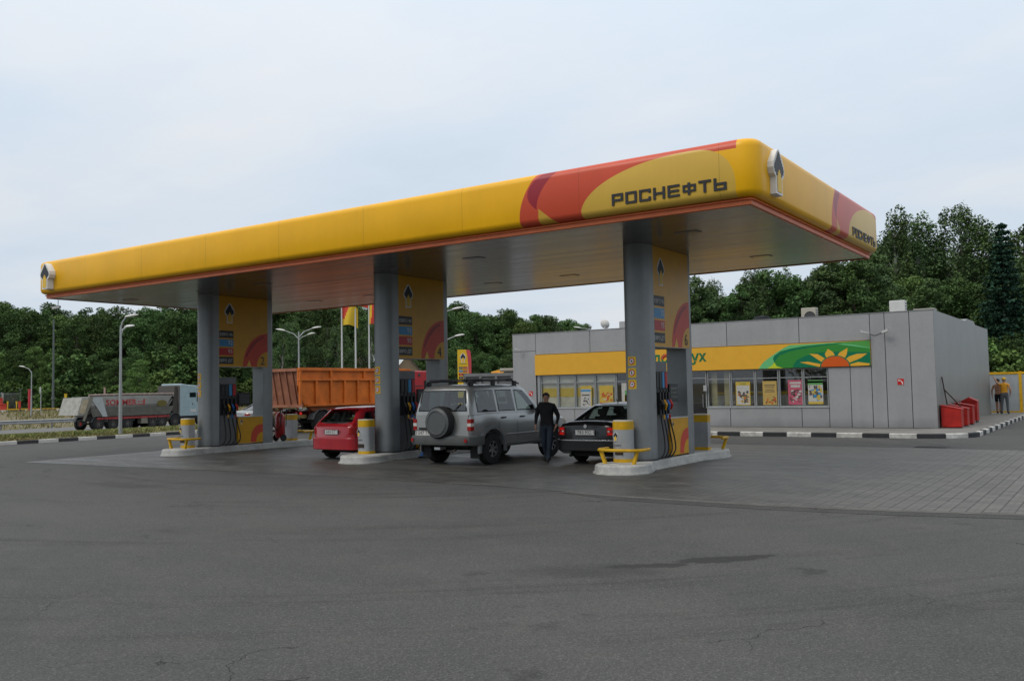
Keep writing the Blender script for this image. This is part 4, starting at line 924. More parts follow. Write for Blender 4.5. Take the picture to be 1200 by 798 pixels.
        for (u0, v0), (u1, v1) in zip(corners, corners[1:]+corners[:1]):
            for k_ in range(nS):
                u = u0+(u1-u0)*k_/nS; v_ = v0+(v1-v0)*k_/nS; inn.append(P(u*.985, v_*.97+.015, .0135)); ou.append(P(u*1.055, (v_-.5)*1.10+.5, .006))
        n4 = len(inn); fr_.add(inn+ou, [(k_, (k_+1)%n4, n4+(k_+1)%n4, n4+k_) for k_ in range(n4)]).build('window_frame', BLACK, ob, fix=False)
    for a in axs:
        for s in (-1, 1): wheel_parts(c, s*(Wd-S['wi']-S['tw']/2), a, wr, wr, S['tw'], S['rim'], s, S.get('spokes', 5))
    MB().box(-Wd+.3, Wd-.3, .25, Lc-.3, S['zb']-.04, S['zb']+.05).cyl((-.5,.1,S['zb']-.02),(-.5,.6,S['zb']-.02),.035).build('underbody', M('under', (.015,.015,.015), .8), c)
    for a in axs: MB().cyl((-Wd+.2, a, wr), (Wd-.2, a, wr), .05).build('axle', M('under', (0,0,0)), c)
    SM = M('seam', (.008,.008,.009), .8, dirt=0)
    for s in (-1, 1):
        for y in S['seams']:
            MB().add([(s*(Wd*interp(S['plan'], y)-S.get('shoulder', .035)+.006), y-.006, S['belt'][0][1]), (s*(Wd*interp(S['plan'], y)-S.get('shoulder', .035)+.006), y+.006, S['belt'][0][1]), (s*(Wd*interp(S['plan'], y)+.0035), y+.006, S['mid']), (s*(Wd*interp(S['plan'], y)+.0035), y-.006, S['mid']), (s*(Wd*interp(S['plan'], y)-.003), y-.006, S['zb']+.12), (s*(Wd*interp(S['plan'], y)-.003), y+.006, S['zb']+.12)], [(0,1,2,3),(3,2,5,4)]).build('door_seam', SM, bo, fix=False)
        for y in S['handles']:
            MB().box(min(s*(Wd-.02), s*(Wd+.03)), max(s*(Wd-.02), s*(Wd+.03)), y-.09, y+.09, S['hz'], S['hz']+.035).build('door_handle', S.get('handlemat', BLACK), bo, bevel=.01)
        my = S['mirror']; mr = MB().box(min(s*(Wd-.06), s*(Wd+.07)), max(s*(Wd-.06), s*(Wd+.07)), my, my+.06, S['mz'], S['mz']+.04).box(min(s*(Wd+.05), s*(Wd+.25)), max(s*(Wd+.05), s*(Wd+.25)), my-.02, my+.10, S['mz'], S['mz']+S.get('mh', .15)); mr.build('mirror', S.get('mirmat', BLACK), c, bevel=.025)
    return c, bo

SILVER = M('silver_paint', (.39,.40,.395), .32, metal=.65, dirt=.1, dscale=2, coat=.5)
SUV = dict(seats=(1.15, 2.05, 1.62), L=4.62, W=1.84, axles=(.86, 3.62), wr=.385, tw=.25, rim=.205, wi=-.02, gap=.11, zb=.46, mid=.98, tum=.22, shoulder=.03, crown=.02,
 deck=[(0,1.25),(2.9,1.25),(3.2,1.19),(4.3,1.10),(4.55,1.0),(4.62,.9)], belt=[(0,1.25),(2.9,1.24),(3.3,1.17),(4.3,1.05),(4.62,.88)],
 plan=[(0,.93),(.04,.965),(.16,.985),(.5,1.),(4.0,1.),(4.4,.96),(4.55,.9),(4.62,.8)], zbelt=1.25,
 roof=[(.03,1.25),(.05,1.5),(.13,1.86),(.20,1.935),(.38,1.975),(1.2,1.99),(2.2,1.98),(2.42,1.94),(2.6,1.87),(3.22,1.25)],
 side_glass=[[(.34,1.33),(1.10,1.33),(1.09,1.83),(.42,1.83),(.36,1.79)], [(1.22,1.33),(1.92,1.33),(1.90,1.83),(1.24,1.83)], [(2.04,1.33),(2.96,1.33),(2.62,1.66),(2.42,1.80),(2.06,1.83)]],
 rear_glass=dict(line=((.040,1.36),(.118,1.83)), w=(.73,.66)), front_glass=dict(line=((3.20,1.27),(2.66,1.84)), w=(.72,.62)),
 seams=(1.16, 1.98, 3.02), handles=(1.36, 2.20), hz=1.13, mirror=2.92, mz=1.28, mh=.22, framemat=BLACK, spokes=6)
suv, sb = car('offroad_car', 'silver off-road car with roof rack and covered spare wheel on its tailgate', 'off-road car', (-8.86, 2.14, 0), R_(-.6), SILVER, SUV)
PLG = M('grey_plastic', (.10,.105,.105), .5, dirt=.2)
# rear bumper wraps round
bm_ = MB(); sec = [(.52,0),(.52,-.10),(.60,-.14),(.72,-.13),(.75,-.06),(.75,0)]
path = [(-.94,.42),(-.935,.12),(-.88,.02),(-.7,-.02),(0,-.03),(.7,-.02),(.88,.02),(.935,.12),(.94,.42)]
rg = []
for i, (x, y) in enumerate(path):
    a = Vector(path[max(i-1,0)]); b_ = Vector(path[min(i+1,len(path)-1)]); d = (b_-a).normalized(); nn = Vector((d.y, -d.x))
    rg.append([(x-nn.x*o_*.5, y-nn.y*o_*.9, z) if False else (x+nn.x*(-o_)*.5, y+nn.y*(-o_)*.9, z) for z, o_ in sec])
bm_.rings(rg); bm_.build('rear_bumper', PLG, suv, smooth=True)
for s in (-1, 1):
    # flares and mud flaps
    for a in (.86, 3.62):
        rg = []
        for k in range(21):
            t0 = R_(-8)+R_(196)*k/20; cs, sn = cos(t0), sin(t0)
            rg.append([(s*.90, a+cs*.49, .385+sn*.49), (s*.965, a+cs*.50, .385+sn*.50), (s*.96, a+cs*.57, .385+sn*.57), (s*.90, a+cs*.60, .385+sn*.60)])
        MB().rings(rg).build('wheel_flare', M('flare_grey', (.20,.21,.215), .4, metal=.4), suv, smooth=True)
    MB().box(min(s*.62,s*.90), max(s*.62,s*.90), .33, .345, .18, .50).build('mud_flap', RUB, suv)
    MB().box(min(s*.915,s*.95), max(s*.915,s*.95), 1.42, 3.06, .42, .50).build('sill', PLG, suv, bevel=.01)
    MB().box(min(s*.91,s*.935), max(s*.91,s*.935), 1.48, 2.96, .70, .735).build('side_moulding', M('moulding', (.45,.46,.46), .3, metal=.6), suv, bevel=.006)
    # lamps
    tl = MB(); xo = s*.865
    for z0_, z1_, mi in ((.87,.97,0),(.97,1.05,1),(1.05,1.15,0)): tl.box(min(s*.80,s*.915), max(s*.80,s*.915), -.012, .12, z0_, z1_, mi)
    tl.build('tail_lamp', [TAILR, TAILW], suv, bevel=.004)
    MB().box(min(s*.80,s*.88), max(s*.80,s*.88), -.145, -.135+.0, .60, .68).build('reflector', TAILR, suv)
    # roof rails
    MB().tube([(s*.66,.22,1.985),(s*.67,.30,2.06),(s*.67,.9,2.085),(s*.67,2.1,2.085),(s*.66,2.42,2.0)], .022, 8).build('roof_rail', BLACK, suv, smooth=True)
    for y in (.34, 1.25, 2.2): MB().box(min(s*.64,s*.70), max(s*.64,s*.70), y-.07, y+.07, 1.95, 2.075).build('rail_foot', BLACK, suv, bevel=.01)
for y in (.55, 1.9):
    MB().box(-.82, .82, y-.03, y+.03, 2.10, 2.13).build('crossbar', BLACK, suv, bevel=.01)
sp_ = MB().lathe([(.0,-.24),(.27,-.24),(.285,-.255),(.30,-.24),(.36,-.22),(.39,-.17),(.395,-.04),(.36,0),(0,0)], (.03, 0, 1.07), 'y', 36).build('spare_wheel', M('cover_grey', (.085,.092,.095), .42, dirt=.1), suv, smooth=True)
MB().lathe([(.365,-.222),(.397,-.17),(.402,-.04),(.37,.004),(.30,.004)], (.03, 0, 1.07), 'y', 36).build('tyre', RUB, sp_, smooth=True)
MB().box(-.84, -.30, -.05, .02, .735, .88).build('plate_recess', PLG, suv, bevel=.01); plate(suv, -.57, -.055, .75, 'В 547 ТК', .48, .11)
MB().box(-.70, -.32, -.06, .0, .89, .94).build('tailgate_handle', BLACK, suv, bevel=.01)
MB().add([(.005-.775,-.0,.76)]*0, []) 
MB().box(.835, .845, -.004, .01, .76, 1.25).box(-.845, -.835, -.004, .01, .76, 1.25).build('tailgate_seam', M('seam', (0,0,0)), sb)
MB().tube([(.42,.03,1.34),(.40,.0,1.36),(.58,.035,1.53)], .012, 6).build('wiper', BLACK, suv)
MB().tube([(-.0,.55,.36),(.1,.1,.36),(.35,.02,.37),(.42,.02,.40)], .03).build('exhaust', M('exhaust', (.1,.09,.08), .5, metal=.6), suv)
MB().box(-.16,.02,-.1,.12,.40,.46).build('tow_hitch', STEEL, suv)
MB().tube([(.1,.9,1.98),(.1,.75,2.28)], .006, 5).build('antenna', BLACK, suv)

BLK = M('black_paint', (.006,.006,.007), .3, dirt=.1, dscale=3, coat=.5)
SED = dict(seats=(1.45, 2.3, 1.26), L=4.70, W=1.75, axles=(1.08, 3.78), wr=.315, tw=.205, rim=.205, wi=.03, gap=.055, zb=.24, mid=.66, tum=.36, shoulder=.05, crown=.02,
 deck=[(0,.94),(.05,1.0),(.14,1.045),(.6,1.04),(3.5,.98),(4.2,.86),(4.55,.72),(4.70,.55)], belt=[(0,.90),(.3,.95),(3.4,.93),(4.3,.78),(4.7,.5)],
 plan=[(0,.78),(.03,.86),(.10,.925),(.25,.965),(.7,1.),(3.9,1.),(4.4,.93),(4.6,.84),(4.70,.7)], zbelt=.95,
 roof=[(.55,.97),(.75,1.07),(1.05,1.235),(1.35,1.38),(1.55,1.43),(1.8,1.455),(2.3,1.465),(2.7,1.44),(2.9,1.39),(3.2,1.20),(3.62,.95)],
 side_glass=[[(1.02,1.02),(1.30,1.00),(1.34,1.30),(1.22,1.22)], [(1.36,1.0),(2.12,.99),(2.10,1.36),(1.72,1.35),(1.40,1.31)], [(2.18,.99),(3.2,.98),(2.98,1.18),(2.74,1.32),(2.2,1.365)]],
 rear_glass=dict(line=((.70,1.055),(1.42,1.405)), w=(.70,.50), bow=.10), front_glass=dict(line=((3.55,1.0),(2.9,1.38)), w=(.68,.52), bow=-.12),
 seams=(1.34, 2.15, 3.2), handles=(1.55, 2.38), hz=.86, mirror=3.0, mz=.95, framemat=CHROME, handlemat=BLK, mirmat=BLK)
sed, db_ = car('sedan', 'black sedan with lit red tail lamps behind the rightmost pylon', 'sedan', (-5.63, 3.62, 0), R_(0), BLK, SED)
def end_loft(parent, name, mat, pts, z0, z1, out=.012, bev=.006):
    rg = []
    for i, (x, y) in enumerate(pts):
        a = Vector(pts[max(i-1,0)]); b_ = Vector(pts[min(i+1,len(pts)-1)]); d = (b_-a).normalized(); nn = Vector((d.y, -d.x))
        rg.append([(x+nn.x*o_, y+nn.y*o_, z) for z, o_ in ((z0,-.03),(z0,out),(z1,out),(z1,-.03))])
    return MB().rings(rg).build(name, mat, parent, bevel=bev)
W2 = .875
rearp = [(-W2*1.0,.7),(-W2*.965,.25),(-W2*.925,.10),(-W2*.86,.03),(-W2*.78,0),(-.4,-.02),(0,-.025),(.4,-.02),(W2*.78,0),(W2*.86,.03),(W2*.925,.10),(W2*.965,.25),(W2*1.0,.7)]
end_loft(sed, 'rear_bumper', BLK, rearp, .34, .60, .035, .02)
end_loft(sed, 'chrome_strip', CHROME, rearp[1:-1], .585, .61, .046, .003)
for s in (-1, 1):
    pts = [(s*W2*.66,-.008),(s*W2*.78,.0),(s*W2*.86,.03),(s*W2*.925,.10),(s*W2*.955,.20)]
    if s > 0: pts = pts
    else: pts = pts[::-1]
    end_loft(sed, 'tail_lamp', TAILR, pts, .71, .915, .012)
    lp = [(s*W2*.70,-.008),(s*W2*.76,.0),(s*W2*.82,.02)]; lp = lp if s > 0 else lp[::-1]
    end_loft(sed, 'brake_light', BRAKE, lp, .735, .775, .02); end_loft(sed, 'brake_light', BRAKE, lp, .845, .885, .02); end_loft(sed, 'lamp_clear', TAILW, [(s*W2*.69,-.007),(s*W2*.80,.01)][::s], .79, .83, .016)
    lp = [(s*W2*.86,.032),(s*W2*.92,.10),(s*W2*.94,.16)]; lp = lp if s > 0 else lp[::-1]
    end_loft(sed, 'reversing_light', TAILW, lp, .79, .86, .018)
MB().box(-.28,.28,-.012,.02,.70,.86).build('plate_recess', BLK, sed, bevel=.01); plate(sed, 0, -.03, .725, 'Н 783 КС 99', .52, .115)
bd_ = MB().lathe([(0,-.012),(.045,-.012),(.05,0)], (0,-.008,.93), 'y', 20).build('badge', CHROME, sed)
MB().tube([(0,1.72,1.46),(0,1.66,1.54)], .012, 6).build('antenna', BLACK, sed)
0 and end_loft(sed, 'boot_lip', BLK, [(-.66,.06),(-.3,.03),(0,.02),(.3,.03),(.66,.06)], 1.01, 1.045, .02, .01)

REDP = M('red_paint', (.34,.012,.02), .25, dirt=.15, dscale=3, coat=.8)
HAT = dict(seats=(.95, 1.8, 1.22), L=4.25, W=1.70, axles=(.68, 3.28), wr=.305, tw=.2, rim=.2, wi=.03, gap=.055, zb=.24, mid=.64, tum=.33, shoulder=.045, crown=.0,
 deck=[(0,.93),(.04,.97),(.5,.97),(3.2,.96),(3.9,.82),(4.15,.68),(4.25,.52)], belt=[(0,.90),(.2,.93),(3.2,.92),(3.9,.76),(4.25,.5)],
 plan=[(0,.80),(.03,.88),(.12,.94),(.3,.975),(.7,1.),(3.4,1.),(3.95,.93),(4.15,.84),(4.25,.7)], zbelt=.93,
 roof=[(.04,.93),(.10,1.0),(.42,1.30),(.50,1.38),(.7,1.425),(1.3,1.45),(2.0,1.445),(2.35,1.41),(2.6,1.34),(3.2,.93)],
 side_glass=[[(.42,1.01),(.86,1.0),(.86,1.30),(.62,1.29)], [(.92,1.0),(1.62,.985),(1.62,1.34),(.94,1.32)], [(1.68,.985),(2.85,.97),(2.6,1.16),(2.36,1.29),(1.7,1.345)]],
 rear_glass=dict(line=((.10,1.02),(.43,1.335)), w=(.66,.52), bow=.06), front_glass=dict(line=((3.12,.98),(2.6,1.33)), w=(.66,.5), bow=-.1),
 seams=(.9, 1.65, 2.7), handles=(1.05, 1.85), hz=.84, mirror=2.55, mz=.93, handlemat=REDP, mirmat=REDP)
hat, hb = car('hatchback', 'dark red hatchback parked beside the middle pump island', 'hatchback', (-13.02, 2.5, 0), R_(-1), REDP, HAT)
rp2 = [(x*.97, y) for x, y in rearp]
end_loft(hat, 'rear_bumper', REDP, rp2, .28, .62, .05, .03)
MB().box(-.26,.26,-.012,.03,.70,.84).build('plate_recess', REDP, hat, bevel=.01); plate(hat, 0, -.02, .715, 'О 644 ЕТ 99', .5, .11)
for s in (-1, 1):
    pts = [(s*.66,-.0),(s*.72,.02),(s*.78,.09),(s*.82,.22)]; pts = pts if s > 0 else pts[::-1]
    end_loft(hat, 'tail_lamp', TAILR, pts, .70, .90, .012)
MB().tube([(.12,.10,1.03),(.0,.07,1.01),(-.34,.15,1.09)], .01, 6).build('wiper', BLACK, hat)
MB().prism([(.44,1.37),(.50,1.39),(.36,1.395),(.34,1.38)], -.55, .55, 'x').build('spoiler', REDP, hat)
# silver car standing beyond the leftmost pylon
CARX = dict(SED); CARX['framemat'] = BLACK
SILV2 = M('silver_paint_light', (.28,.30,.31), .3, metal=.6, dirt=.1, coat=.4); CARX['handlemat'] = SILV2; CARX['mirmat'] = SILV2
sc_, q_ = car('sedan', 'silver sedan seen between the leftmost pylon and its grey column', 'sedan', (-30.4, 13.3, 0), R_(-2), SILV2, CARX)
end_loft(sc_, 'rear_bumper', M('bumper_dark', (.03,.03,.03), .5), rearp, .34, .72, .035, .02)
for s in (-1, 1):
    pts = [(s*W2*.60,-.012),(s*W2*.78,.0),(s*W2*.86,.03),(s*W2*.925,.10)]; pts = pts if s > 0 else pts[::-1]
    end_loft(sc_, 'tail_lamp', TAILR if s > 0 else BRAKE, pts, .76, .92, .012)
plate(sc_, 0, -.045, .55, 'Р 259 МН 50')

# ---- trucks
def truck_wheel(parent, x, y, z, side, R=.52, w=.30):
    wheel_parts(parent, x, y, z, R, w, R*.56, side, 8, M('truck_rim', (.11,.105,.10), .5, metal=.4, dirt=.4, dscale=12))
def chassis(parent, x0, x1, y0, y1, mat, z=.95):
    MB().box(x0+.75, x0+.87, y0, y1, z-.22, z).box(x1-.87, x1-.75, y0, y1, z-.22, z).build('chassis', mat, parent)
def axle_set(parent, x0, x1, ys_, fender=True, R=.52, mat=None, side_both=True):
    for y in ys_:
        for s, xx in ((1, x1-.17), (-1, x0+.17)):
            truck_wheel(parent, xx, y, R, s, R)
        MB().cyl((x0+.3, y, R), (x1-.3, y, R), .07).build('axle', M('under', (0,0,0)), parent)
        if fender:
            for xx0, xx1 in ((x1-.42, x1), (x0, x0+.42)):
                rg = []
                for k in range(13):
                    a = R_(12)+R_(156)*k/12; rg.append([(xx0, y+cos(a)*(R+.08), R+sin(a)*(R+.08)), (xx1, y+cos(a)*(R+.08), R+sin(a)*(R+.08)), (xx1, y+cos(a)*(R+.11), R+sin(a)*(R+.11)), (xx0, y+cos(a)*(R+.11), R+sin(a)*(R+.11))])
                MB().rings(rg).build('mudguard', M('mudguard_grey', (.12,.13,.13), .6, dirt=.3, dscale=6), parent, smooth=True)
# orange tipper; local x in [-2.5,0] (right side at 0), y forward from 0
ORG = M('tipper_orange', (.66,.17,.025), .5, dirt=.3, dscale=1.5); ORGD = M('tipper_gate', (.36,.15,.09), .6, dirt=.35, dscale=2.5); RCH = M('chassis_red', (.20,.02,.018), .6, dirt=.4, dscale=5)
ot = thing('tipper_truck', 'large orange tipper truck with red cab and red chassis behind the pumps', 'dump truck', (-26.0, 13.2, 0))
zt_ = 3.0; zb_ = 1.22
MB().box(-2.42,-.08, .45, 7.7, zb_, zb_+.1).box(-.14,-.08,.45,7.7,zb_+.1,zt_).box(-2.42,-2.36,.45,7.7,zb_+.1,zt_).box(-2.36,-.14,7.64,7.7,zb_+.1,zt_).build('tipper_body', ORG, ot)
rb = MB()
rb.box(-.079, .03, .0, 7.7, zt_-.12, zt_+.02).box(-.079, .025, .0, 7.7, 2.42, 2.52).box(-.079,.025,.5,7.7,1.24,1.34)
ylist = [0.02, 1.0, 1.95, 2.85, 3.75, 4.65, 5.55, 6.45, 7.6]
for k, y in enumerate(ylist): rb.box(-.079, .02, y, y+.11, 1.341, 2.419)
for y in (0.02, 1.95, 4.2, 6.45, 7.6): rb.box(-.079, .02, y, y+.11, 2.521, zt_-.121)
rb.box(-.15,-.08,0.0,.45,1.9,zt_)
rb.build('ribs', ORG, ot, bevel=.008)
MB().prism([(0.0,1.9),(.45,1.24),(.6,1.24),(.6,2.0),(0,2.2)], -.14, -.079, 'x').build('side_gusset', ORG, ot)
MB().prism([(.6,1.24),(7.6,1.24),(7.4,1.02),(.9,1.02)], -.30, -.10, 'x').build('underframe', M('under_orange', (.22,.06,.02), .6), ot)
tg = MB().add([(-2.42,.06,zt_),(-.15,.06,zt_),(-.15,.42,1.24),(-2.42,.42,1.24),(-2.42,.12,zt_),(-.15,.12,zt_),(-.15,.48,1.24),(-2.42,.48,1.24)], [(0,3,2,1),(4,5,6,7),(0,1,5,4),(1,2,6,5),(2,3,7,6),(3,0,4,7)])
tgo = tg.build('tailgate', ORGD, ot)
rb = MB()
for x in (-2.4,-1.95,-1.5,-1.05,-.6,-.25): rb.add([(x,.0,zt_),(x+.08,.0,zt_),(x+.08,.36,1.24),(x,.36,1.24),(x,.06,zt_),(x+.08,.06,zt_),(x+.08,.42,1.24),(x,.42,1.24)], [(0,3,2,1),(4,5,6,7),(0,1,5,4),(1,2,6,5),(2,3,7,6),(3,0,4,7)])
rb.box(-2.42,-.15,-.02,.058,zt_-.14,zt_+.0).box(-2.42,-.15,.30,.41,1.2,1.32); rb.build('gate_ribs', ORGD, tgo)
MB().box(-1.8,-1.68,.5,8.6,.72,1.0).box(-.82,-.70,.5,8.6,.72,1.0).build('chassis', RCH, ot)
for k, y in enumerate((.9, 2.3, 3.6, 5.0, 6.4)): MB().prism([(y,1.02),(y+.7,1.02),(y+.5,.78),(y+.2,.78)], -.5, -.32, 'x').build('chassis_bracket', RCH, ot)
MB().box(-2.3,-.2,.5,.62,.70,.86).build('rear_crossbar', M('crossbar', (.12,.09,.03), .7, dirt=.4), ot)
for s in (-2.1, -.45): MB().box(s-.07, s+.07, .48, .5, .86, .98).build('tail_lamp', BRAKE if s > -1 else TAILR, ot)
axle_set(ot, -2.5, 0, (1.45, 2.75), R=.50); axle_set(ot, -2.5, 0, (8.9,), False, R=.50)
RCB = M('cab_red', (.45,.03,.035), .4, coat=.4, dirt=.15)
MB().prism([(7.9,.75),(9.9,.75),(9.95,1.6),(9.75,2.75),(9.5,2.92),(7.95,2.92)], -2.45, -.05, 'x').build('cab', RCB, ot, bevel=.06, seg=3)
MB().prism([(7.92,.55),(9.85,.55),(9.9,1.35),(9.75,1.36),(7.92,1.36)], -2.46, -.03, 'x').build('cab_skirt', DARKG, ot)
MB().prism([(8.9,1.65),(9.7,1.65),(9.6,2.4),(8.9,2.4)], -.045, -.03, 'x').build('window', GLASSD, ot); MB().box(-.6,-.0,7.75,7.9,2.2,2.7).build('air_intake', BLACK, ot)
MB().box(-.05,-.03,8.0,8.8,2.1,2.14).cyl((-.05,8.5,2.7),(-.02,8.5,2.7),.09).build('cab_vent', DARKG, ot)

# grey half-pipe trailer with pale blue tractor on the road
gt = thing('articulated_tipper', 'long grey tipper trailer with red lettering pulled by a pale blue cab on the road', 'tipper lorry', (-55.0, 19.5, hgt(-55))); gt.scale = (1, .87, 1)
TG = M('trailer_grey', (.33,.33,.31), .5, metal=.3, dirt=.3, dscale=.8); TD = M('trailer_dirty', (.12,.12,.105), .7, dirt=.3); RB = M('trailer_red', (.34,.05,.05), .6, dirt=.4, dscale=4)
# body sections along y (0 rear) side profile, x in [-2.5,0]
H = 2.42
def tsec(y, top, bot, ins):
    return [(-.02, y, top), (-.0, y, top-.10), (-.0, y, bot+.85), (-.22, y, bot+.3), (-.6, y, bot), (-1.9, y, bot), (-2.28, y, bot+.3), (-2.5, y, bot+.85), (-2.5, y, top-.10), (-2.48, y, top)]
MB().rings([tsec(1.05, H, .98, 0), tsec(8.1, H+.03, .98, 0), tsec(8.75, H+.03, 1.75, 0)]).build('trailer_body', TG, gt, smooth=False)
MB().prism([(1.2,1.02),(8.35,1.02),(8.72,1.62),(1.05,1.62)], .0, .006, 'x').build('dirt_skirt', TD, gt)
MB().prism([(1.0,H-.02),(2.1,1.0),(2.5,1.0),(2.0,H-.02)], .0075, .02, 'x').build('side_plate', M('plate_grey', (.38,.41,.42), .5), gt)
MB().prism([(1.0,H+.05),(1.3,H+.05),(.55,.75),(.38,.75)], -.04, .03, 'x').build('rear_frame', M('frame_grime', (.2,.19,.16), .8), gt)
gate = MB().add([(-2.45,.35,H-.05),(-.05,.35,H-.05),(-.05,-.05,1.15),(-2.45,-.05,1.15),(-2.45,1.04,H-.05),(-.05,1.04,H-.05),(-.05,.75,1.15),(-2.45,.75,1.15)], [(0,3,2,1),(4,5,6,7),(0,1,5,4),(1,2,6,5),(2,3,7,6),(3,0,4,7)]).build('tailgate', M('gate_grey', (.36,.36,.33), .6, dirt=.3), gt)
MB().prism([(.40,H-.2),(.95,H-.2),(.66,1.25),(.06,1.25)], -.049, -.02, 'x').build('gate_sheet', M('gate_sand', (.48,.42,.30), .8, dirt=.4, dscale=2), gt)
MB().tube([(-.02,.9,H+.10),(-.02,4,H+.13),(-.02,8.7,H+.12)], .085, 10).build('rolled_tarp', M('tarp_pink', (.30,.24,.22), .8, dirt=.4, dscale=4), gt, smooth=True)
MB().box(-.3,-.0,1.6,8.3,.80,.95).box(-2.5,-2.2,1.6,8.3,.8,.95).build('side_rail', RB, gt)
MB().prism([(.3,.35),(1.3,.95),(.9,1.0),(.2,.8)], -.5, -.06, 'x').build('rear_underframe', M('under', (0,0,0)), gt); MB().box(-.12,-.04,.2,.3,.45,.65).build('tail_lamp', TAILR, gt)
MB().box(-.5,-.02,5.6,6.2,.4,.9).build('tool_box', M('frame_grime', (0,0,0)), gt)
tx = text_mb('SOMMER', .56, .004, 'LEFT', shear=0, sx=1.25, off=.012); rotz(tx, PI/2, (.012, 2.35, 1.80)); tx.build('lettering', M('letter_red', (.40,.05,.05), .7, dirt=.3), gt, fix=False)
lg = MB()
for a in ((5.35,1.98,5.6,2.04),(5.65,1.98,5.85,2.04),(5.35,1.80,5.7,1.86),(5.75,1.80,6.0,1.86),(5.86,1.86,6.0,2.2)): lg.box(.006,.012,a[0]-.1,a[2]-.1,a[1],a[3])
lg.build('logo', M('letter_red', (0,0,0)), gt)
vs = [(.014, 7.55+.5*cos(2*PI*k/24), 1.85+.24*sin(2*PI*k/24)) for k in range(24)]; MB().add(vs, [tuple(range(24))]).build('emblem', M('emblem_olive', (.13,.11,.03), .7), gt, fix=False)
axle_set(gt, -2.5, 0, (1.75, 3.05, 4.35), R=.50); axle_set(gt, -2.5, 0, (6.7, 7.6, 8.9), R=.50); axle_set(gt, -2.5, 0, (11.6,), False, R=.50)
MB().box(-1.8,-.7,6.2,11.9,.72,.95).build('chassis', M('under', (0,0,0)), gt)
CBL = M('cab_blue', (.30,.40,.44), .4, coat=.3, dirt=.15); CBG = M('cab_grime', (.16,.145,.13), .8, dirt=.4, dscale=1.2)
MB().prism([(9.35,.8),(12.0,.8),(12.15,1.6),(11.9,2.9),(11.2,3.15),(10.2,3.22),(9.4,3.32)], -2.45, .0, 'x').build('cab', CBL, gt, bevel=.07, seg=3)
MB().box(-2.40,-.05,9.28,9.36,.85,3.18).build('cab_rear', CBG, gt); MB().prism([(8.72,1.2),(9.27,1.0),(9.27,3.1),(8.98,3.15)], -2.3, -.2, 'x').build('wind_baffle', M('baffle', (.07,.065,.06), .8), gt)
MB().box(.0,.012,10.35,11.0,2.25,2.62).build('window', GLASSD, gt); MB().box(.0,.012,11.1,11.75,1.9,2.6).build('window', GLASSD, gt)
MB().box(.002,.014,10.4,11.0,1.1,1.32).build('sticker', M('sticker_pale', (.6,.6,.6), .5, dirt=.4, dscale=20), gt); MB().box(.0,.01,10.62,10.68,1.65,1.8).build('door_handle', BLACK, gt); MB().box(-2.4,0,9.3,12.0,.6,.8).build('skirt', M('under', (0,0,0)), gt)

# grey tipper glimpsed behind the off-roader
p = at(572, 437, 48)
g2 = thing('tipper_truck', 'grey ribbed tipper body with orange tarp glimpsed above the off-road car roof', 'dump truck', (p.x+.2, p.y-2.4, 0), R_(-70))
GT2 = M('tipper_grey', (.22,.23,.24), .5, metal=.3, dirt=.2)
MB().box(-2.3, 0, 0, 5.2, 1.2, 2.62).build('tipper_body', M('tipper_dark', (.16,.165,.17), .6), g2)
rb = MB().box(.001,.09,-.02,5.22,2.52,2.68).box(.001,.08,-.02,5.22,1.15,1.3)
for k in range(7): rb.box(.001,.08,k*.83,k*.83+.12,1.301,2.519)
rb.build('ribs', GT2, g2); MB().tube([(-.1,1.9,2.80),(-.1,3.6,2.80),(-.1,5.2,2.78)], .11, 10).build('rolled_tarp', M('tarp_grey', (.3,.28,.25), .8), g2, smooth=True)
MB().add([(-.2,1.4,2.74),(.04,1.45,2.69),(.05,2.1,2.68),(-.15,2.2,2.84),(-.1,1.9,2.86)], [(0,1,2,3,4)]).build('tarp_fold', M('tarp_orange', (.6,.27,.02), .7), g2)
axle_set(g2, -2.4, 0, (1.0, 2.3), R=.5); axle_set(g2, -2.4, 0, (6.4,), False, R=.5)
MB().prism([(5.5,.7),(7.3,.7),(7.35,1.6),(7.15,2.6),(5.55,2.7)], -2.3, -.05, 'x').build('cab', M('cab_white', (.4,.41,.42), .4), g2, bevel=.05); MB().box(-1.8,-.7,0,7,.75,1.15).build('chassis', M('under', (0,0,0)), g2)

# ------------------------------------------------------------------ street furniture
POLE = M('lamp_pole', (.36,.38,.39), .45, metal=.5, dirt=.1)
HEAD = M('lamp_head', (.62,.63,.63), .4, dirt=.05)
def lamp(base, h, heads, label, r=.075, cat='street lamp', group='street lamps'):
    """heads: list of (dx, dy, dz_start, reach_up)"""
    l = thing('street_lamp', label, cat, base, 0, group)
    MB().cyl((0,0,0), (0,0,h*.45), r*1.15, r, 12).cyl((0,0,h*.45), (0,0,h-.2), r*.85, r*.65, 12).build('pole', POLE, l, smooth=True)
    for (dx, dy, z, up) in heads:
        d = Vector((dx, dy, 0)); n = d.normalized(); e = Vector((0,0,z)) + d + Vector((0,0,up))
        MB().tube([(0,0,z-.35), Vector((0,0,z)), Vector((0,0,z))+d*.35+Vector((0,0,up*.6)), e], [.045,.04,.035,.03], 8).build('arm', POLE, l, smooth=True)
        hd = MB(); L_ = .62; q = n.cross(Vector((0,0,1))); rgs = []
        for k in range(7):
            u = k/6; w_ = .035+.10*sin(PI*min(1, u*.9+.1))**.7; c_ = e + n*(u*L_-.05) + Vector((0,0,.10*u))
            rgs.append([c_+q*w_*cos(a)+Vector((0,0,1))*w_*(.55 if sin(a) > 0 else .35)*sin(a) for a in [2*PI*j/10 for j in range(10)]])
        hd.rings(rgs).build('lamp_head', HEAD, l, smooth=True)
RX, RY = _r0.x, _r0.y      # horizontal unit vectors to the right of the view and away from it
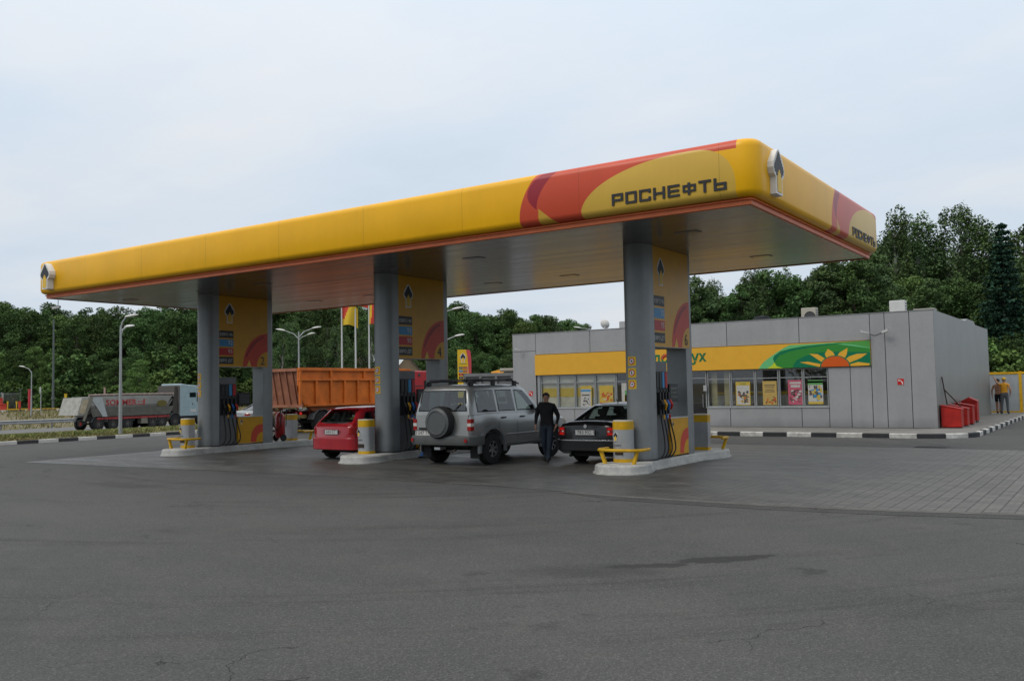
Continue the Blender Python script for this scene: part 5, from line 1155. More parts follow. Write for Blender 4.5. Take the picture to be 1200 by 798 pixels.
FX, FY = _F.x/cos(PITCH), _F.y/cos(PITCH)
lamp((-34.03, 9.43, hgt(-34)), 5.35, [(.26*RX, .26*RY, 5.05, .52), (.10*RX+.35*FX, .10*RY+.35*FY, 4.75, .38)], 'grey street lamp with two curved arms on the verge in front of the grey trailer')
p = at(350, 387, 62); lamp((p.x, p.y, 0), p.z+.1, [(-1.0*RX, -1.0*RY, p.z-.6, .6), (.9*RX+.4*FX, .9*RY+.4*FY, p.z-.5, .65), (.75*RX-.4*FX, .75*RY-.4*FY, p.z-.7, .35)], 'three-armed street lamp rising behind the orange tipper truck')
p = at(37, 440, 93); lamp((p.x, p.y, hgt(p.x)), p.z-hgt(p.x)+.3, [(-.75*RX, -.75*RY, p.z-hgt(p.x)+.3, .6)], 'small street lamp across the highway beside the red totem')
p = at(520, 368, 52); lamp((p.x, p.y, 0), p.z+.2, [(.55*RX, .55*RY, p.z, .26)], 'tall street lamp whose head shows right of the middle pylon')
p = at(521, 402, 57); lamp((p.x, p.y, 0), p.z+.2, [(.70*RX, .70*RY, p.z, .42)], 'lower street lamp whose head shows beside the middle pylon')
p = at(690, 386, 75); lamp((p.x, p.y, 0), p.z+.1, [(-.7*RX, -.7*RY, p.z, .12)], 'street lamp whose head peeps over the shop roof')
p = at(63, 374, 118); o = tag(MB().cyl((p.x, p.y, hgt(p.x)), (p.x, p.y, p.z), .16, .10, 10).cyl((p.x-.0, p.y, p.z-10.5), (p.x, p.y, p.z-10.1), .24, .24, 10).build('mast', M('mast_dark', (.10,.12,.12), .7)), 'tall dark thin mast in front of the forest at left', 'mast')
# flags
YF = M('flag_yellow', (.62,.42,.03), .7, dirt=.1); RF = M('flag_red', (.55,.06,.04), .7, dirt=.1)
for k, (px_, flag, lab) in enumerate(((401, True, 'leftmost white flagpole with a yellow and red flag above the orange truck'), (417, False, 'middle white flagpole with bare shaft above the orange truck'), (433, True, 'right white flagpole with a red and yellow flag beside the middle pylon'))):
    p = at(px_, 440, 60); f = thing('flagpole', lab, 'flagpole', (p.x, p.y, 0), 0, 'flagpoles behind the canopy')
    MB().cyl((0,0,0), (0,0,9.4 if k == 1 else 8.3), .07, .04, 10).build('pole', M('pole_white', (.55,.56,.56), .4), f, smooth=True)
    zf = {0: 8.05, 1: 0, 2: 8.1}[k]
    if not flag:
        zf = 8.1
    mb = MB(); n = 12; rows = 8; vs = []
    for a in range(rows+1):
        for b_ in range(n+1):
            u = b_/n; v_ = a/rows; sx = 1.15*u; z = zf-1.75*v_*(1-.25*u)-.55*u*u-(.2 if k else .1)*u; wob = .10*sin(u*7+v_*2+k)
            vs.append((.05+sx*RX*(.9)+wob*FX, sx*RY*.9+wob*FY, z))
    fs = []; 
    for a in range(rows):
        for b_ in range(n): mb.add([vs[a*(n+1)+b_], vs[a*(n+1)+b_+1], vs[(a+1)*(n+1)+b_+1], vs[(a+1)*(n+1)+b_]], [(0,1,2,3)], 1 if (a+b_*.9 < rows*.75 if k == 0 else b_+a*.2 > 2) else 0)
    if k == 1: mb.tf(Matrix.Translation((0,0,1.2)))
    mb.build('flag', [YF, RF], f, fix=False)
# price totem
p = at(544, 410, 56); pt = thing('price_totem', 'tall yellow price totem with red curved edge beyond the middle pylon', 'price sign', (p.x, p.y, 0), math.atan2(_r0.y, _r0.x)+R_(8))
H_ = p.z
MB().box(-.42, .28, -.12, .12, .1, H_).build('panel', M('totem_yellow', (.66,.42,.02), .45, dirt=.05), pt, bevel=.02)
MB().prism([(.20,0.1),(.42,.1),(.42,H_-.6),(.38,H_-.15),(.30,H_+.0),(.10,H_+.0),(.18,H_-.4),(.26,H_-1.5)], -.13, .13, 'y').build('red_edge', M('totem_red', (.50,.07,.08), .45), pt)
e = emblem_mb(.38, .60, .01, -.125); e.tf(Matrix.Translation((-.10, 0, H_-.80))); e.build('emblem', EMB, pt)
MB().box(-.34, .14, -.126, -.122, H_-.90, H_-.86).build('brand_line', M('brand_green', (.2,.25,.05), .5), pt)
for k, mt in enumerate((LBLK, BLUE, REDL, LBLK)):
    z = H_-1.12-k*.20; q = MB().box(-.36, -.12, -.127, -.123, z-.07, z+.07).box(-.09, .13, -.127, -.123, z-.07, z+.07, 1).build('price_row', [mt, M('price_red', (.35,.05,.02), .5)], pt)
    tx = text_mb(['ЕВРО','92','95','ДТ'][k], .10, .001, 'CENTER'); tx.tf(Matrix.Translation((-.24, -.129, z-.035))); tx.build('lettering', LWHT, q, fix=False)
    tx = text_mb(['21.90','19.40','20.90','18.60'][k], .075, .001, 'CENTER'); tx.tf(Matrix.Translation((.02, -.129, z-.03))); tx.build('lettering', LWHT, q, fix=False)
MB().box(.15,.20,-.135,-.128,H_-1.8,H_-1.05).build('side_strip', M('strip_pink', (.6,.2,.25), .5), pt)
MB().box(-.6,.6,-.3,.3,0,.12).build('plinth', CONC, pt)
# small houses in the trees
def house(px_, py_, d, w, rz, label):
    p = at(px_, py_, d); z0 = hgt(p.x); h = max(2., p.z-z0)
    hs = thing('house', label, 'house', (p.x, p.y, z0), rz)
    MB().box(-w/2, w/2, -3, 3, 0, h*.62).build('wall', M('house_wall', (.35,.27,.17), .8), hs)
    MB().prism([(-w/2, h*.62), (w/2, h*.62), (0, h)], -3, 3, 'y').build('gable', M('house_gable', (.30,.22,.14), .8), hs)
    MB().add([(-w/2-.4,-3.3,h*.56),(0,-3.3,h+.1),(0,3.3,h+.1),(-w/2-.4,3.3,h*.56)], [(0,1,2,3)]).add([(w/2+.4,-3.3,h*.56),(0,-3.3,h+.1),(0,3.3,h+.1),(w/2+.4,3.3,h*.56)], [(0,1,2,3)]).build('roof', M('house_roof', (.5,.52,.53), .5), hs, fix=False)
    MB().box(-.5,.5,-3.05,-3.001,h*.2,h*.45).build('window', M('house_window', (.05,.06,.07), .2), hs)
house(434, 416, 118, 5.5, YAW*-1-R_(20), 'small brown house with pale gabled roof left of the middle pylon')
house(466, 418, 118, 5., YAW*-1+R_(30), 'small house with pale roof showing right of the middle column')

# ---- far side of the highway
gr = thing('crash_barrier', 'long galvanised crash barrier along the far side of the highway', 'crash barrier', (-66.8, 0, hgt(-66.8)))
zg = .75
mbp = [(.0,zg-.31),(.05,zg-.28),(.05,zg-.22),(.0,zg-.17),(.0,zg-.13),(.05,zg-.08),(.05,zg-.03),(.0,zg)]
MB().rings([[(x, y, z) for x, z in mbp] + [(x-.01, y, z) for x, z in mbp[::-1]] for y in (-12, 80)]).build('beam', STEEL, gr)
MB().cyl((-.9,-12,.62),(-.9,80,.62),.05,n=6).build('rear_rail', STEEL, gr)
for k in range(23): MB().box(-.12, -.02, k*4-11.9, k*4-11.8, -.2, zg-.02).build('post', M('barrier_post', (.2,.21,.21), .6, metal=.4), gr)
KF = kerb_mat('kerb_far', 1.9, 1, .2, (.7,.7,.68))
struct(MB().box(-104, -103.7, 10, 75, hgt(-104)-.1, hgt(-104)+.2).build('kerb', KF))
struct(sheet('station_yard', [-118, -104.1], [10, 40, 75], lambda x, y: hgt(x)+.03, M('yard', (.17,.16,.13), .9, dirt=.3)))
for k, (px_, w_) in enumerate(((11, 1.8), (29, 1.3), (44, 1.2), (60, 1.0))):
    p = at(px_, 478, 112); o = tag(MB().box(-w_*.9, w_*.9, -.1, .1, -.1, .22).build('kerb_stone', YELD), ['longest yellow painted kerb stone beyond the highway by the red box', 'yellow painted kerb stone just left of the red totem', 'yellow painted kerb stone just right of the red totem', 'yellow painted kerb stone at the foot of the tall mast'][k], 'kerb stone', 'yellow kerb stones'); o.location = (p.x, p.y, hgt(p.x)+.05); o.rotation_euler = (0,0,math.atan2(_r0.y,_r0.x))
fz = thing('mesh_fence', 'long grey mesh fence with concrete posts in front of the dry field', 'fence', (-121, 0, 0))
MT = D.materials.new('mesh'); MT.use_nodes = True; t = NT(MT); b = t.n['Principled BSDF']; v = t.obj(); xx, yy, zz2 = t.sep(v)
a1 = t.math('FRACT', t.math('MULTIPLY', t.math('ADD', yy, zz2), 4.)); a2 = t.math('FRACT', t.math('MULTIPLY', t.math('SUBTRACT', yy, zz2), 4.))
al = t.math('MAXIMUM', t.math('LESS_THAN', a1, .16), t.math('LESS_THAN', a2, .16)); t.l.new(al, b.inputs['Alpha']); b.inputs['Base Color'].default_value = (.30,.31,.30,1); b.inputs['Metallic'].default_value = .4
h0 = hgt(-121)
MB().add([(0,5,h0+.1),(0,95,h0+.1),(0,95,h0+2.1),(0,5,h0+2.1)], [(0,1,2,3)]).build('mesh', MT, fz, fix=False)
MB().cyl((0,5,h0+2.1),(0,95,h0+2.1),.03,n=6).build('rail', STEEL, fz)
for k in range(31): MB().box(-.09, .09, 5+k*3-.09, 5+k*3+.09, h0-.3, h0+2.2).build('post', M('fence_post', (.40,.40,.38), .8), fz)
p = at(35, 456, 108); o = tag(MB().box(-.2,.2,-.12,.12,-.3,p.z-hgt(p.x)).box(-.21,.21,-.13,.13,p.z-hgt(p.x)-1.45,p.z-hgt(p.x)-1.35).build('totem_sign', M('totem_dark_red', (.38,.015,.03), .5), bevel=.02), 'narrow red totem across the highway at left', 'totem'); o.location = (p.x,p.y,hgt(p.x))
p = at(48, 455, 100); rs = thing('road_sign', 'pale oval road sign seen from behind across the highway', 'road sign', (p.x,p.y,hgt(p.x)))
q = p.z-hgt(p.x); MB().cyl((0,0,-.2),(0,0,q),.05).build('pole', STEEL, rs); s_mb = MB().lathe([(0,-.02),(.30,-.02),(.30,.02),(0,.02)], (0,-.07,0), 'y', 20); s_mb.tf(Matrix.Translation((0,0,q-.2)) @ Matrix.Diagonal((.6,1,1.25,1))); s_mb.build('disc', M('sign_back', (.33,.35,.35), .5), rs)
p = at(24, 457, 112); o = tag(MB().cyl((p.x,p.y,hgt(p.x)-.2),(p.x,p.y,p.z),.04).box(p.x-.15,p.x+.15,p.y-.1,p.y+.1,p.z,p.z+.12).build('lamp_post', M('mast_dark', (0,0,0))), 'thin short dark post behind the mesh fence left of the red totem', 'post')
p = at(123, 455, 95); o = tag(MB().cyl((p.x,p.y,hgt(p.x)-.2),(p.x,p.y,p.z),.05).box(p.x-.16,p.x+.16,p.y-.05,p.y-.01,p.z-1.6,p.z+.1).build('road_sign', M('sign_pinkish', (.38,.26,.24), .6, dirt=.5, dscale=4)), 'narrow pale and red marker sign rising behind the grey trailer', 'road sign')
for (px_, py_, w_, h_, mt, lab, d_) in ((0, 468, .45, 1.2, RF, 'red cabinet at the far left edge across the highway', 108), (2, 475, .75, .6, RF, 'low red box beside the red cabinet at the far left edge', 106), (23, 472, .2, .7, RF, 'small red bollard with orange top beyond the mesh fence', 111), (9, 472, .14, .22, YF, 'orange yellow box on a post at the far left', 113), (19.5, 472, .14, .22, YF, 'orange yellow box next to the small red bollard', 113), (77, 463, .22, .35, YF, 'yellow cabinet just left of the trailer tailgate', 113)):
    p = at(px_, py_, d_); z0 = hgt(p.x); o = tag(MB().box(p.x-w_/2,p.x+w_/2,p.y-w_/2,p.y+w_/2,p.z-h_*.9,p.z+.1).box(p.x-w_*.6,p.x+w_*.6,p.y-w_*.6,p.y+w_*.6,p.z+.1,p.z+.18).cyl((p.x,p.y,z0-.2),(p.x,p.y,p.z-h_*.5),.06).build('roadside_cabinet', mt, bevel=.02), lab, 'cabinet')

# ------------------------------------------------------------------ people
def person(name, label, loc, rz, J, E, radii, regions, hair=None, face=True, cap=None, scale=1.):
    me = D.meshes.new('sk'); keys = list(J); idx = {k: i for i, k in enumerate(keys)}
    me.from_pydata([J[k] for k in keys], [(idx[a], idx[b]) for a, b in E], [])
    o = D.objects.new('sk', me); COL.objects.link(o)
    sk = o.modifiers.new('s', 'SKIN'); sk.use_smooth_shade = True; ss = o.modifiers.new('u', 'SUBSURF'); ss.levels = 2; ss.render_levels = 2
    lay = me.skin_vertices[0].data if me.skin_vertices else None
    if lay is None:
        bm = bmesh.new(); bm.from_mesh(me); bm.verts.layers.skin.verify(); bm.to_mesh(me); bm.free(); lay = me.skin_vertices[0].data
    for k in keys:
        r = radii[k]; lay[idx[k]].radius = r if hasattr(r, '__len__') else (r, r)
    lay[idx['pelvis']].use_root = True
    dg = bpy.context.evaluated_depsgraph_get(); ev = D.meshes.new_from_object(o.evaluated_get(dg)); D.objects.remove(o)
    mats = [r[1] for r in regions]
    ev.materials.clear()
    for mt in mats: ev.materials.append(mt)
    for p in ev.polygons:
        c = p.center; p.use_smooth = True
        for i, (fn, mt) in enumerate(regions):
            if fn(c): p.material_index = i; break
    root = thing(name, label, 'person', loc, rz); ev.name = 'body'
    b = D.objects.new('body', ev); COL.objects.link(b); b.parent = root
    root.scale = (scale,)*3
    return root
SKIN = M('skin', (.34,.19,.13), .55, dirt=.05); HAIR = M('hair_dark', (.02,.016,.013), .7, dirt=0); DKSW = M('sweater_black', (.012,.012,.014), .9, dirt=.3, dscale=12, bump=.3); JEAN = M('jeans_dark', (.022,.032,.05), .9, dirt=.3, dscale=10, bump=.3); SHOE = M('shoe_black', (.012,.011,.01), .5)
def add_hand(J, E, rad, side, wrist, palm, nm):
    """palm joint plus five finger chains pointing along wrist->palm"""
    w, p = Vector(wrist), Vector(palm); d = (p-w).normalized(); fwd = Vector((0,-1,0)); across = (fwd-d*fwd.dot(d)).normalized()
    nrm = d.cross(across)*side
    J[nm+'palm'] = tuple(p); rad[nm+'palm'] = (.030,.020); E.append((nm+'wrist', nm+'palm'))
    for k, (off, ln_) in enumerate(((-.026,.062),(-.009,.072),(.009,.074),(.026,.066))):
        b0 = p+d*.035+across*off; b1 = b0+d*ln_*.55+nrm*.006; b2 = b1+d*ln_*.40+nrm*.022
        for q, (pt_, r_) in enumerate(((b0,.0095),(b1,.0085),(b2,.007))):
            J[f'{nm}f{k}{q}'] = tuple(pt_); rad[f'{nm}f{k}{q}'] = r_
        E += [(nm+'palm', f'{nm}f{k}0'), (f'{nm}f{k}0', f'{nm}f{k}1'), (f'{nm}f{k}1', f'{nm}f{k}2')]
    b1 = p+across*.040-d*.005; b2 = b1+across*.012+d*.038; J[nm+'t1'] = tuple(b1); J[nm+'t2'] = tuple(b2); rad[nm+'t1'] = .011; rad[nm+'t2'] = .009
    E += [(nm+'palm', nm+'t1'), (nm+'t1', nm+'t2')]
def base_fig(Lfoot, Lknee, Rfoot, Rknee, Lelb, Lwr, Lpalm, Relb, Rwr, Rpalm, lean=0., headturn=(0,0)):
    """figure facing -y, 1.75 m; L = +x side"""
    J = dict(pelvis=(0,0,.95), waist=(0,-.01,1.08), chest=(0,-lean*.6,1.28), upper=(0,-lean,1.42), neck=(0,-lean-.005,1.50), head0=(headturn[0]*.2,-lean-.02,1.565), head1=(headturn[0]*.3,-lean-.012,1.66), head2=(headturn[0]*.3,-lean+.0,1.70))
    R = dict(pelvis=(.165,.115), waist=(.150,.105), chest=(.175,.12), upper=(.13,.095), neck=(.056,.058), head0=(.062,.076), head1=(.078,.098), head2=(.058,.072))
    E = [('pelvis','waist'),('waist','chest'),('chest','upper'),('upper','neck'),('neck','head0'),('head0','head1'),('head1','head2')]
    for s, nm, kn, ft in ((1,'L',Lknee,Lfoot),(-1,'R',Rknee,Rfoot)):
        J[nm+'hip'] = (s*.095,0,.88); J[nm+'knee'] = kn; J[nm+'ank'] = ft; J[nm+'heel'] = (ft[0],ft[1]+.03,.045); J[nm+'toe'] = (ft[0]+s*.02,ft[1]-.17,.035)
        R[nm+'hip'] = (.098,.10); R[nm+'knee'] = .068; R[nm+'ank'] = .055; R[nm+'heel'] = (.045,.042); R[nm+'toe'] = (.042,.03)
        E += [('pelvis',nm+'hip'),(nm+'hip',nm+'knee'),(nm+'knee',nm+'ank'),(nm+'ank',nm+'heel'),(nm+'ank',nm+'toe')]
    for s, nm, el, wr_, pl in ((1,'L',Lelb,Lwr,Lpalm),(-1,'R',Relb,Rwr,Rpalm)):
        J[nm+'sho'] = (s*.185,-lean,1.41); J[nm+'elb'] = el; J[nm+'wrist'] = wr_
        R[nm+'sho'] = .066; R[nm+'elb'] = .048; R[nm+'wrist'] = (.030,.026)
        E += [('upper',nm+'sho'),(nm+'sho',nm+'elb'),(nm+'elb',nm+'wrist')]
        add_hand(J, E, R, s, wr_, pl, nm)
    return J, E, R
def head_bits(root, yh, zh, hair=True, cap=None, face_dir=1, mat=HAIR):
    # nose, eyes, mouth, ears and hair as small meshes on the head
    MB().add([(0,-.115,0),(-.016,-.088,-.012),(.016,-.088,-.012),(0,-.088,.045)], [(0,1,2),(0,3,1),(0,2,3)]).tf(Matrix.Translation((0,yh,zh-.025))).build('nose', SKIN, root)
    for s in (-1, 1):
        MB().lathe([(0,-.006),(.010,-.003),(.011,.004)], (s*.030, yh-.090, zh+.018), 'y', 10).build('eye', HAIR, root)
        MB().lathe([(0,-.012),(.018,-.008),(.02,.01),(0,.012)], (0,0,0), 'x', 10).tf(Matrix.Translation((s*.080, yh+.0, zh+.0)) @ Matrix.Diagonal((1,.8,1.6,1))).build('ear', SKIN, root)
    MB().box(-.022,.022,yh-.092,yh-.082,zh-.062,zh-.055).build('mouth', M('lip', (.22,.08,.06), .6), root)
    def dome(rx, ry, rz_, z0, phi, yo=0.):
        rg = []
        for k in range(9):
            a = phi + (PI/2-phi)*k/8; rg.append([(rx*cos(a)*cos(t_)*1., yh+yo+ry*cos(a)*sin(t_), z0+rz_*sin(a) + (.062*max(0, -sin(t_))*(1-k/5) if k < 5 else 0)) for t_ in [2*PI*j/20 for j in range(20)]])
        return MB().rings(rg)
    if cap: dome(.098,.118,.105, zh+.028, 0.).add([(-.075,yh-.10,zh+.035),(.075,yh-.10,zh+.035),(.06,yh-.19,zh+.02),(-.06,yh-.19,zh+.02),(-.075,yh-.10,zh+.045),(.075,yh-.10,zh+.045),(.06,yh-.19,zh+.03),(-.06,yh-.19,zh+.03)], [(0,3,2,1),(4,5,6,7),(0,1,5,4),(1,2,6,5),(2,3,7,6),(3,0,4,7)]).build('cap', cap, root, smooth=True)
    elif hair: dome(.093,.112,.105, zh+.012, R_(-8), .014).build('hair', mat, root, smooth=True)
# the walking man in black between the cars (faces the camera, head turned to his left)
J, E, Rr = base_fig((.07,-.17,.085), (.10,-.13,.50), (-.06,.16,.10), (-.10,.02,.50), (.285,.07,1.15), (.25,-.03,.92), (.235,-.07,.845), (-.295,.06,1.15), (-.285,-.06,.925), (-.275,-.09,.85), .03, (.02,0))
zs = lambda z0, z1: (lambda c: z0 <= c.z < z1)
for k_ in ('waist','chest','upper','pelvis'): Rr[k_] = (Rr[k_][0]*1.16, Rr[k_][1]*1.12)
for k_ in ('Lsho','Rsho','Lelb','Relb','Lknee','Rknee'): Rr[k_] *= 1.2
man = person('person', 'man in black top and dark jeans walking between off-road car and black sedan', (-7.02, 4.10, 0), R_(16), J, E, Rr,
  [(lambda c: c.z > 1.50, SKIN), (lambda c: abs(c.x) > .2 and c.z < .955, SKIN), (lambda c: c.z > .93, DKSW), (lambda c: c.z > .10, JEAN), (lambda c: True, SHOE)], scale=1.0)
head_bits(man, -.045, 1.64)
rg = [[(.072*cos(a)*k_, -.035+.075*sin(a)*k_, z) for a in [2*PI*j/16 for j in range(16)]] for z, k_ in ((1.475,1.25),(1.51,1.02),(1.515,.86),(1.49,.8))]
MB().rings(rg, caps=False).build('collar', DKSW, man, smooth=True)
# attendant in blue overalls, mostly hidden behind the off-roader
BLUEW = M('overall_blue', (.03,.10,.30), .8, dirt=.2, dscale=8)
J, E, Rr = base_fig((.08,-.02,.085), (.09,-.04,.50), (-.09,.03,.085), (-.10,-.01,.50), (.27,-.05,1.18), (.20,-.26,1.10), (.17,-.34,1.10), (-.28,-.02,1.17), (-.26,-.16,.98), (-.25,-.22,.92), .04)
att = person('person', 'pump attendant in blue overalls half hidden behind the off-road car', (-10.86, 3.92, 0), R_(-75), J, E, Rr,
  [(lambda c: c.z > 1.50, SKIN), (lambda c: (abs(c.x) > .2 and c.z < .97) or (c.y < -.24 and c.z > .6), SKIN), (lambda c: c.z > .07, BLUEW), (lambda c: True, SHOE)])
head_bits(att, -.05, 1.64)
# two workers behind the shop corner, seen from behind
ORV = M('vest_orange', (.65,.30,.02), .7, dirt=.1); GRT = M('trousers_grey', (.10,.11,.12), .9, dirt=.2); BLS = M('shorts_black', (.015,.015,.018), .9); SK2 = M('skin_tan', (.36,.20,.13), .6, dirt=.05)
J, E, Rr = base_fig((.12,-.02,.085), (.11,-.03,.50), (-.14,.02,.085), (-.12,-.01,.50), (.27,.05,1.16), (.24,-.04,.95), (.23,-.06,.88), (-.33,-.18,1.52), (-.46,-.34,1.75), (-.49,-.38,1.81), .0)
wk = person('person', 'worker in orange vest, yellow cap and grey trousers reaching up to the shop wall', (.15, 35.3, .152), R_(178), {k: (-v_[0], v_[1], v_[2]) for k, v_ in J.items()}, E, Rr,
  [(lambda c: c.z > 1.50 and abs(c.x) < .12, SK2), (lambda c: abs(c.x) > .225, SK2), (lambda c: c.z > 1.02, ORV), (lambda c: c.z > .09, GRT), (lambda c: True, SHOE)], scale=1.03)
head_bits(wk, -.02, 1.64, cap=M('cap_yellow', (.65,.42,.03), .7))
J, E, Rr = base_fig((.09,-.08,.085), (.10,-.09,.50), (-.10,.10,.085), (-.11,.02,.50), (.28,.03,1.16), (.29,-.05,.92), (.29,-.06,.85), (-.27,.03,1.16), (-.26,-.05,.92), (-.26,-.06,.85), .0)
wk2 = person('person', 'shirtless man in black shorts beside the worker in the orange vest', (-.17, 35.75, .152), R_(170), J, E, Rr,
  [(lambda c: .60 < c.z < .98 and abs(c.x) < .225, BLS), (lambda c: c.z < .09, SHOE), (lambda c: True, SK2)])
head_bits(wk2, -.02, 1.64)

# ------------------------------------------------------------------ vegetation
def leaf_mat(name, c0, c1, c2):
    mt = D.materials.new(name); mt.use_nodes = True; t = NT(mt); b = t.n['Principled BSDF']
    g = t.new('ShaderNodeNewGeometry'); oi = t.new('ShaderNodeObjectInfo'); v = t.obj()
    col = t.mix(g.outputs['Random Per Island'], c0 + (1,), c1 + (1,)); n = t.noise(v, .45, 3)
    col = t.mix(t.ramp(n, [(.4,0.),(.65,.75)]), col, c2 + (1,))
    hs = t.new('ShaderNodeHueSaturation'); t.l.new(col, hs.inputs['Color']); t.l.new(t.math('ADD', .485, t.math('MULTIPLY', oi.outputs['Random'], .03)), hs.inputs['Hue']); t.l.new(t.math('ADD', 1.0, t.math('MULTIPLY', oi.outputs['Random'], .85)), hs.inputs['Value'])
    t.l.new(hs.outputs[0], b.inputs['Base Color']); b.inputs['Roughness'].default_value = .8; b.inputs['Specular IOR Level'].default_value = .08
    return mt
LF1 = leaf_mat('leaves', (.042,.078,.025), (.060,.096,.029), (.044,.082,.034)); LF2 = leaf_mat('leaves_birch', (.045,.078,.028), (.072,.105,.036), (.05,.082,.042)); LF3 = leaf_mat('needles', (.012,.032,.02), (.02,.045,.025), (.018,.04,.03)); LF4 = leaf_mat('leaves_light', (.062,.108,.03), (.080,.122,.034), (.068,.108,.040))
BARK = M('bark', (.10,.085,.07), .9, dirt=.4, dscale=3, bump=.4)
bb_ = D.materials.new('birch_bark'); bb_.use_nodes = True; t = NT(bb_); b = t.n['Principled BSDF']; v = t.obj()
t.l.new(t.mix(t.ramp(t.noise(t.mapping(v, (1,1,3)), 2.5, 4, .8), [(.52,0.),(.6,1.)]), (.42,.41,.38,1), (.05,.045,.04,1)), b.inputs['Base Color']); b.inputs['Roughness'].default_value = .8; BIRCH = bb_
def quads(P, size, flat=.0, droop=0.):
    n = len(P); a = rng.normal(size=(n,3)); a[:,2] += flat*np.sign(a[:,2]); a /= np.linalg.norm(a, axis=1)[:,None]
    r = rng.normal(size=(n,3)); r[:,2] -= droop; u = r - (r*a).sum(1)[:,None]*a; u /= np.linalg.norm(u, axis=1)[:,None]; w = np.cross(a, u)
    s = (size*(.6+.8*rng.random(n)))[:,None]; u *= s; w *= s*.62
    V = np.empty((n,4,3)); V[:,0] = P-u; V[:,1] = P-w*.9+u*.1; V[:,2] = P+u; V[:,3] = P+w*.9+u*.1
    return V.reshape(-1,3)
def leaf_mesh(name, V, mat):
    n = len(V)//4; me = D.meshes.new(name); me.vertices.add(4*n); me.vertices.foreach_set('co', V.astype(np.float32).ravel())
    me.loops.add(4*n); me.loops.foreach_set('vertex_index', np.arange(4*n, dtype=np.int32)); me.polygons.add(n); me.polygons.foreach_set('loop_start', np.arange(0,4*n,4, dtype=np.int32))
    me.polygons.foreach_set('loop_total', np.full(n,4,dtype=np.int32)); me.materials.append(mat); me.update(); me.validate(); return me
def make_tree(kind, H, seed, leaf, nleaf):
    rs = random.Random(seed); global rng; rng = np.random.default_rng(seed)
    tr = MB(); P = []
    bend = Vector((rs.uniform(-.4,.4), rs.uniform(-.4,.4), 0))
    def tp(u): return Vector((bend.x*u*u + .15*sin(5*u+seed), bend.y*u*u, H*u*.96))
    rt = H*.011+.05
    tr.tube([tp(k/10) for k in range(11)], [rt*(1-.88*k/10) for k in range(11)], 8)
    if kind == 'spruce':
        for k in range(26):
            u = .12+.86*k/25; c = tp(u); rad = (1-u)**.8*H*.20+.12
            for j in range(7):
                a = 2*PI*j/7+rs.random()*.8+k; rr = rad*rs.uniform(.7,1.1); e = c+Vector((cos(a)*rr, sin(a)*rr, -.22*rr+.12))
                tr.tube([c, e], [.03*(1.2-u), .008], 4)
                m_ = int(nleaf/182); s = rng.random(m_)**.6; base = np.array(c)[None]*(1-s)[:,None]+np.array(e)[None]*s[:,None]; base += rng.normal(size=(m_,3))*np.array([.16,.16,.10])*(.5+rad*.25); P.append(base)
        P = np.concatenate(P); V = quads(P, leaf, .5, .5)
    else:
        birch = kind == 'birch'; cb = {'round': .22, 'birch': .38, 'tall': .30, 'bush': .05}[kind]; cr = H*{'round': .27, 'birch': .15, 'tall': .19, 'bush': .50}[kind]
        ncl = {'round': 46, 'birch': 38, 'tall': 46, 'bush': 26}[kind]; cl = []
        for k in range(ncl):
            u = cb+(1-cb)*((k+.5)/ncl)**(.9); prof_ = sin(PI*min(1, max(.02, (u-cb)/(1-cb)*.86+.12)))**.65
            a = k*2.399+rs.uniform(-.5,.5); rr = cr*prof_*rs.uniform(.35,1.08); c = tp(min(u,1.))+Vector((cos(a)*rr, sin(a)*rr, rs.uniform(-.03,.03)*H))
            r = cr*(rs.uniform(.22,.42) if not birch else rs.uniform(.26,.46))*(1.15-.45*u)
            cl.append((c, r)); b0 = tp(max(.06, u-(.10 if not birch else .13)))
            tr.tube([b0, b0.lerp(c, .5)+Vector((0,0,.02*H)), c], [rt*.34*(1.2-u), rt*.2*(1.2-u), .012], 5)
        tot = sum(r*r for _, r in cl)
        for c, r in cl:
            m_ = max(20, int(nleaf*r*r/tot)); d = rng.normal(size=(m_,3)); d /= np.linalg.norm(d, axis=1)[:,None]; q = r*(.35+.75*rng.random(m_)**.6)
            # sub-clumps give ragged outline
            pts = d*q[:,None]; pts[:,2] *= (.72 if not birch else 1.35); 
            if birch: pts[:,2] -= np.abs(pts[:,0]**2+pts[:,1]**2)/max(r,.1)*.8
            f = np.sin(pts[:,0]*5/r+c.x*3)+np.sin(pts[:,1]*5/r+c.y*3)+np.sin(pts[:,2]*5/r+c.z); keep = f > -.9-.6*rng.random(m_)
            P.append(pts[keep]+np.array(c)[None])
        P = np.concatenate(P); V = quads(P, leaf, .4, .9 if birch else .2)
    return tr, V
PROTO = {}
def proto(key, kind, H, seed, leaf, nleaf, lm, bm_):
    tr, V = make_tree(kind, H, seed, leaf, nleaf); tm = tr.build('trunk', bm_, None, smooth=True); me = tm.data; D.objects.remove(tm)
    PROTO[key] = (me, leaf_mesh('crown', V, lm), H)
proto('r1','round',15,1,.145,19000,LF1,BARK); proto('r2','round',14,2,.145,19000,LF1,BARK); proto('r3','round',16,3,.15,19000,LF4,BARK); proto('t1','tall',17,4,.145,17000,LF1,BARK); proto('t2','tall',16,5,.14,17000,LF2,BARK)
proto('b1','birch',17,6,.115,16000,LF2,BIRCH); proto('b2','birch',18,7,.115,17000,LF2,BIRCH); proto('b3','birch',16,8,.115,15000,LF2,BIRCH); proto('s1','spruce',15,9,.15,16000,LF3,BARK); proto('u1','bush',4,10,.15,6000,LF1,BARK); proto('u2','bush',3.4,11,.14,5500,LF4,BARK)
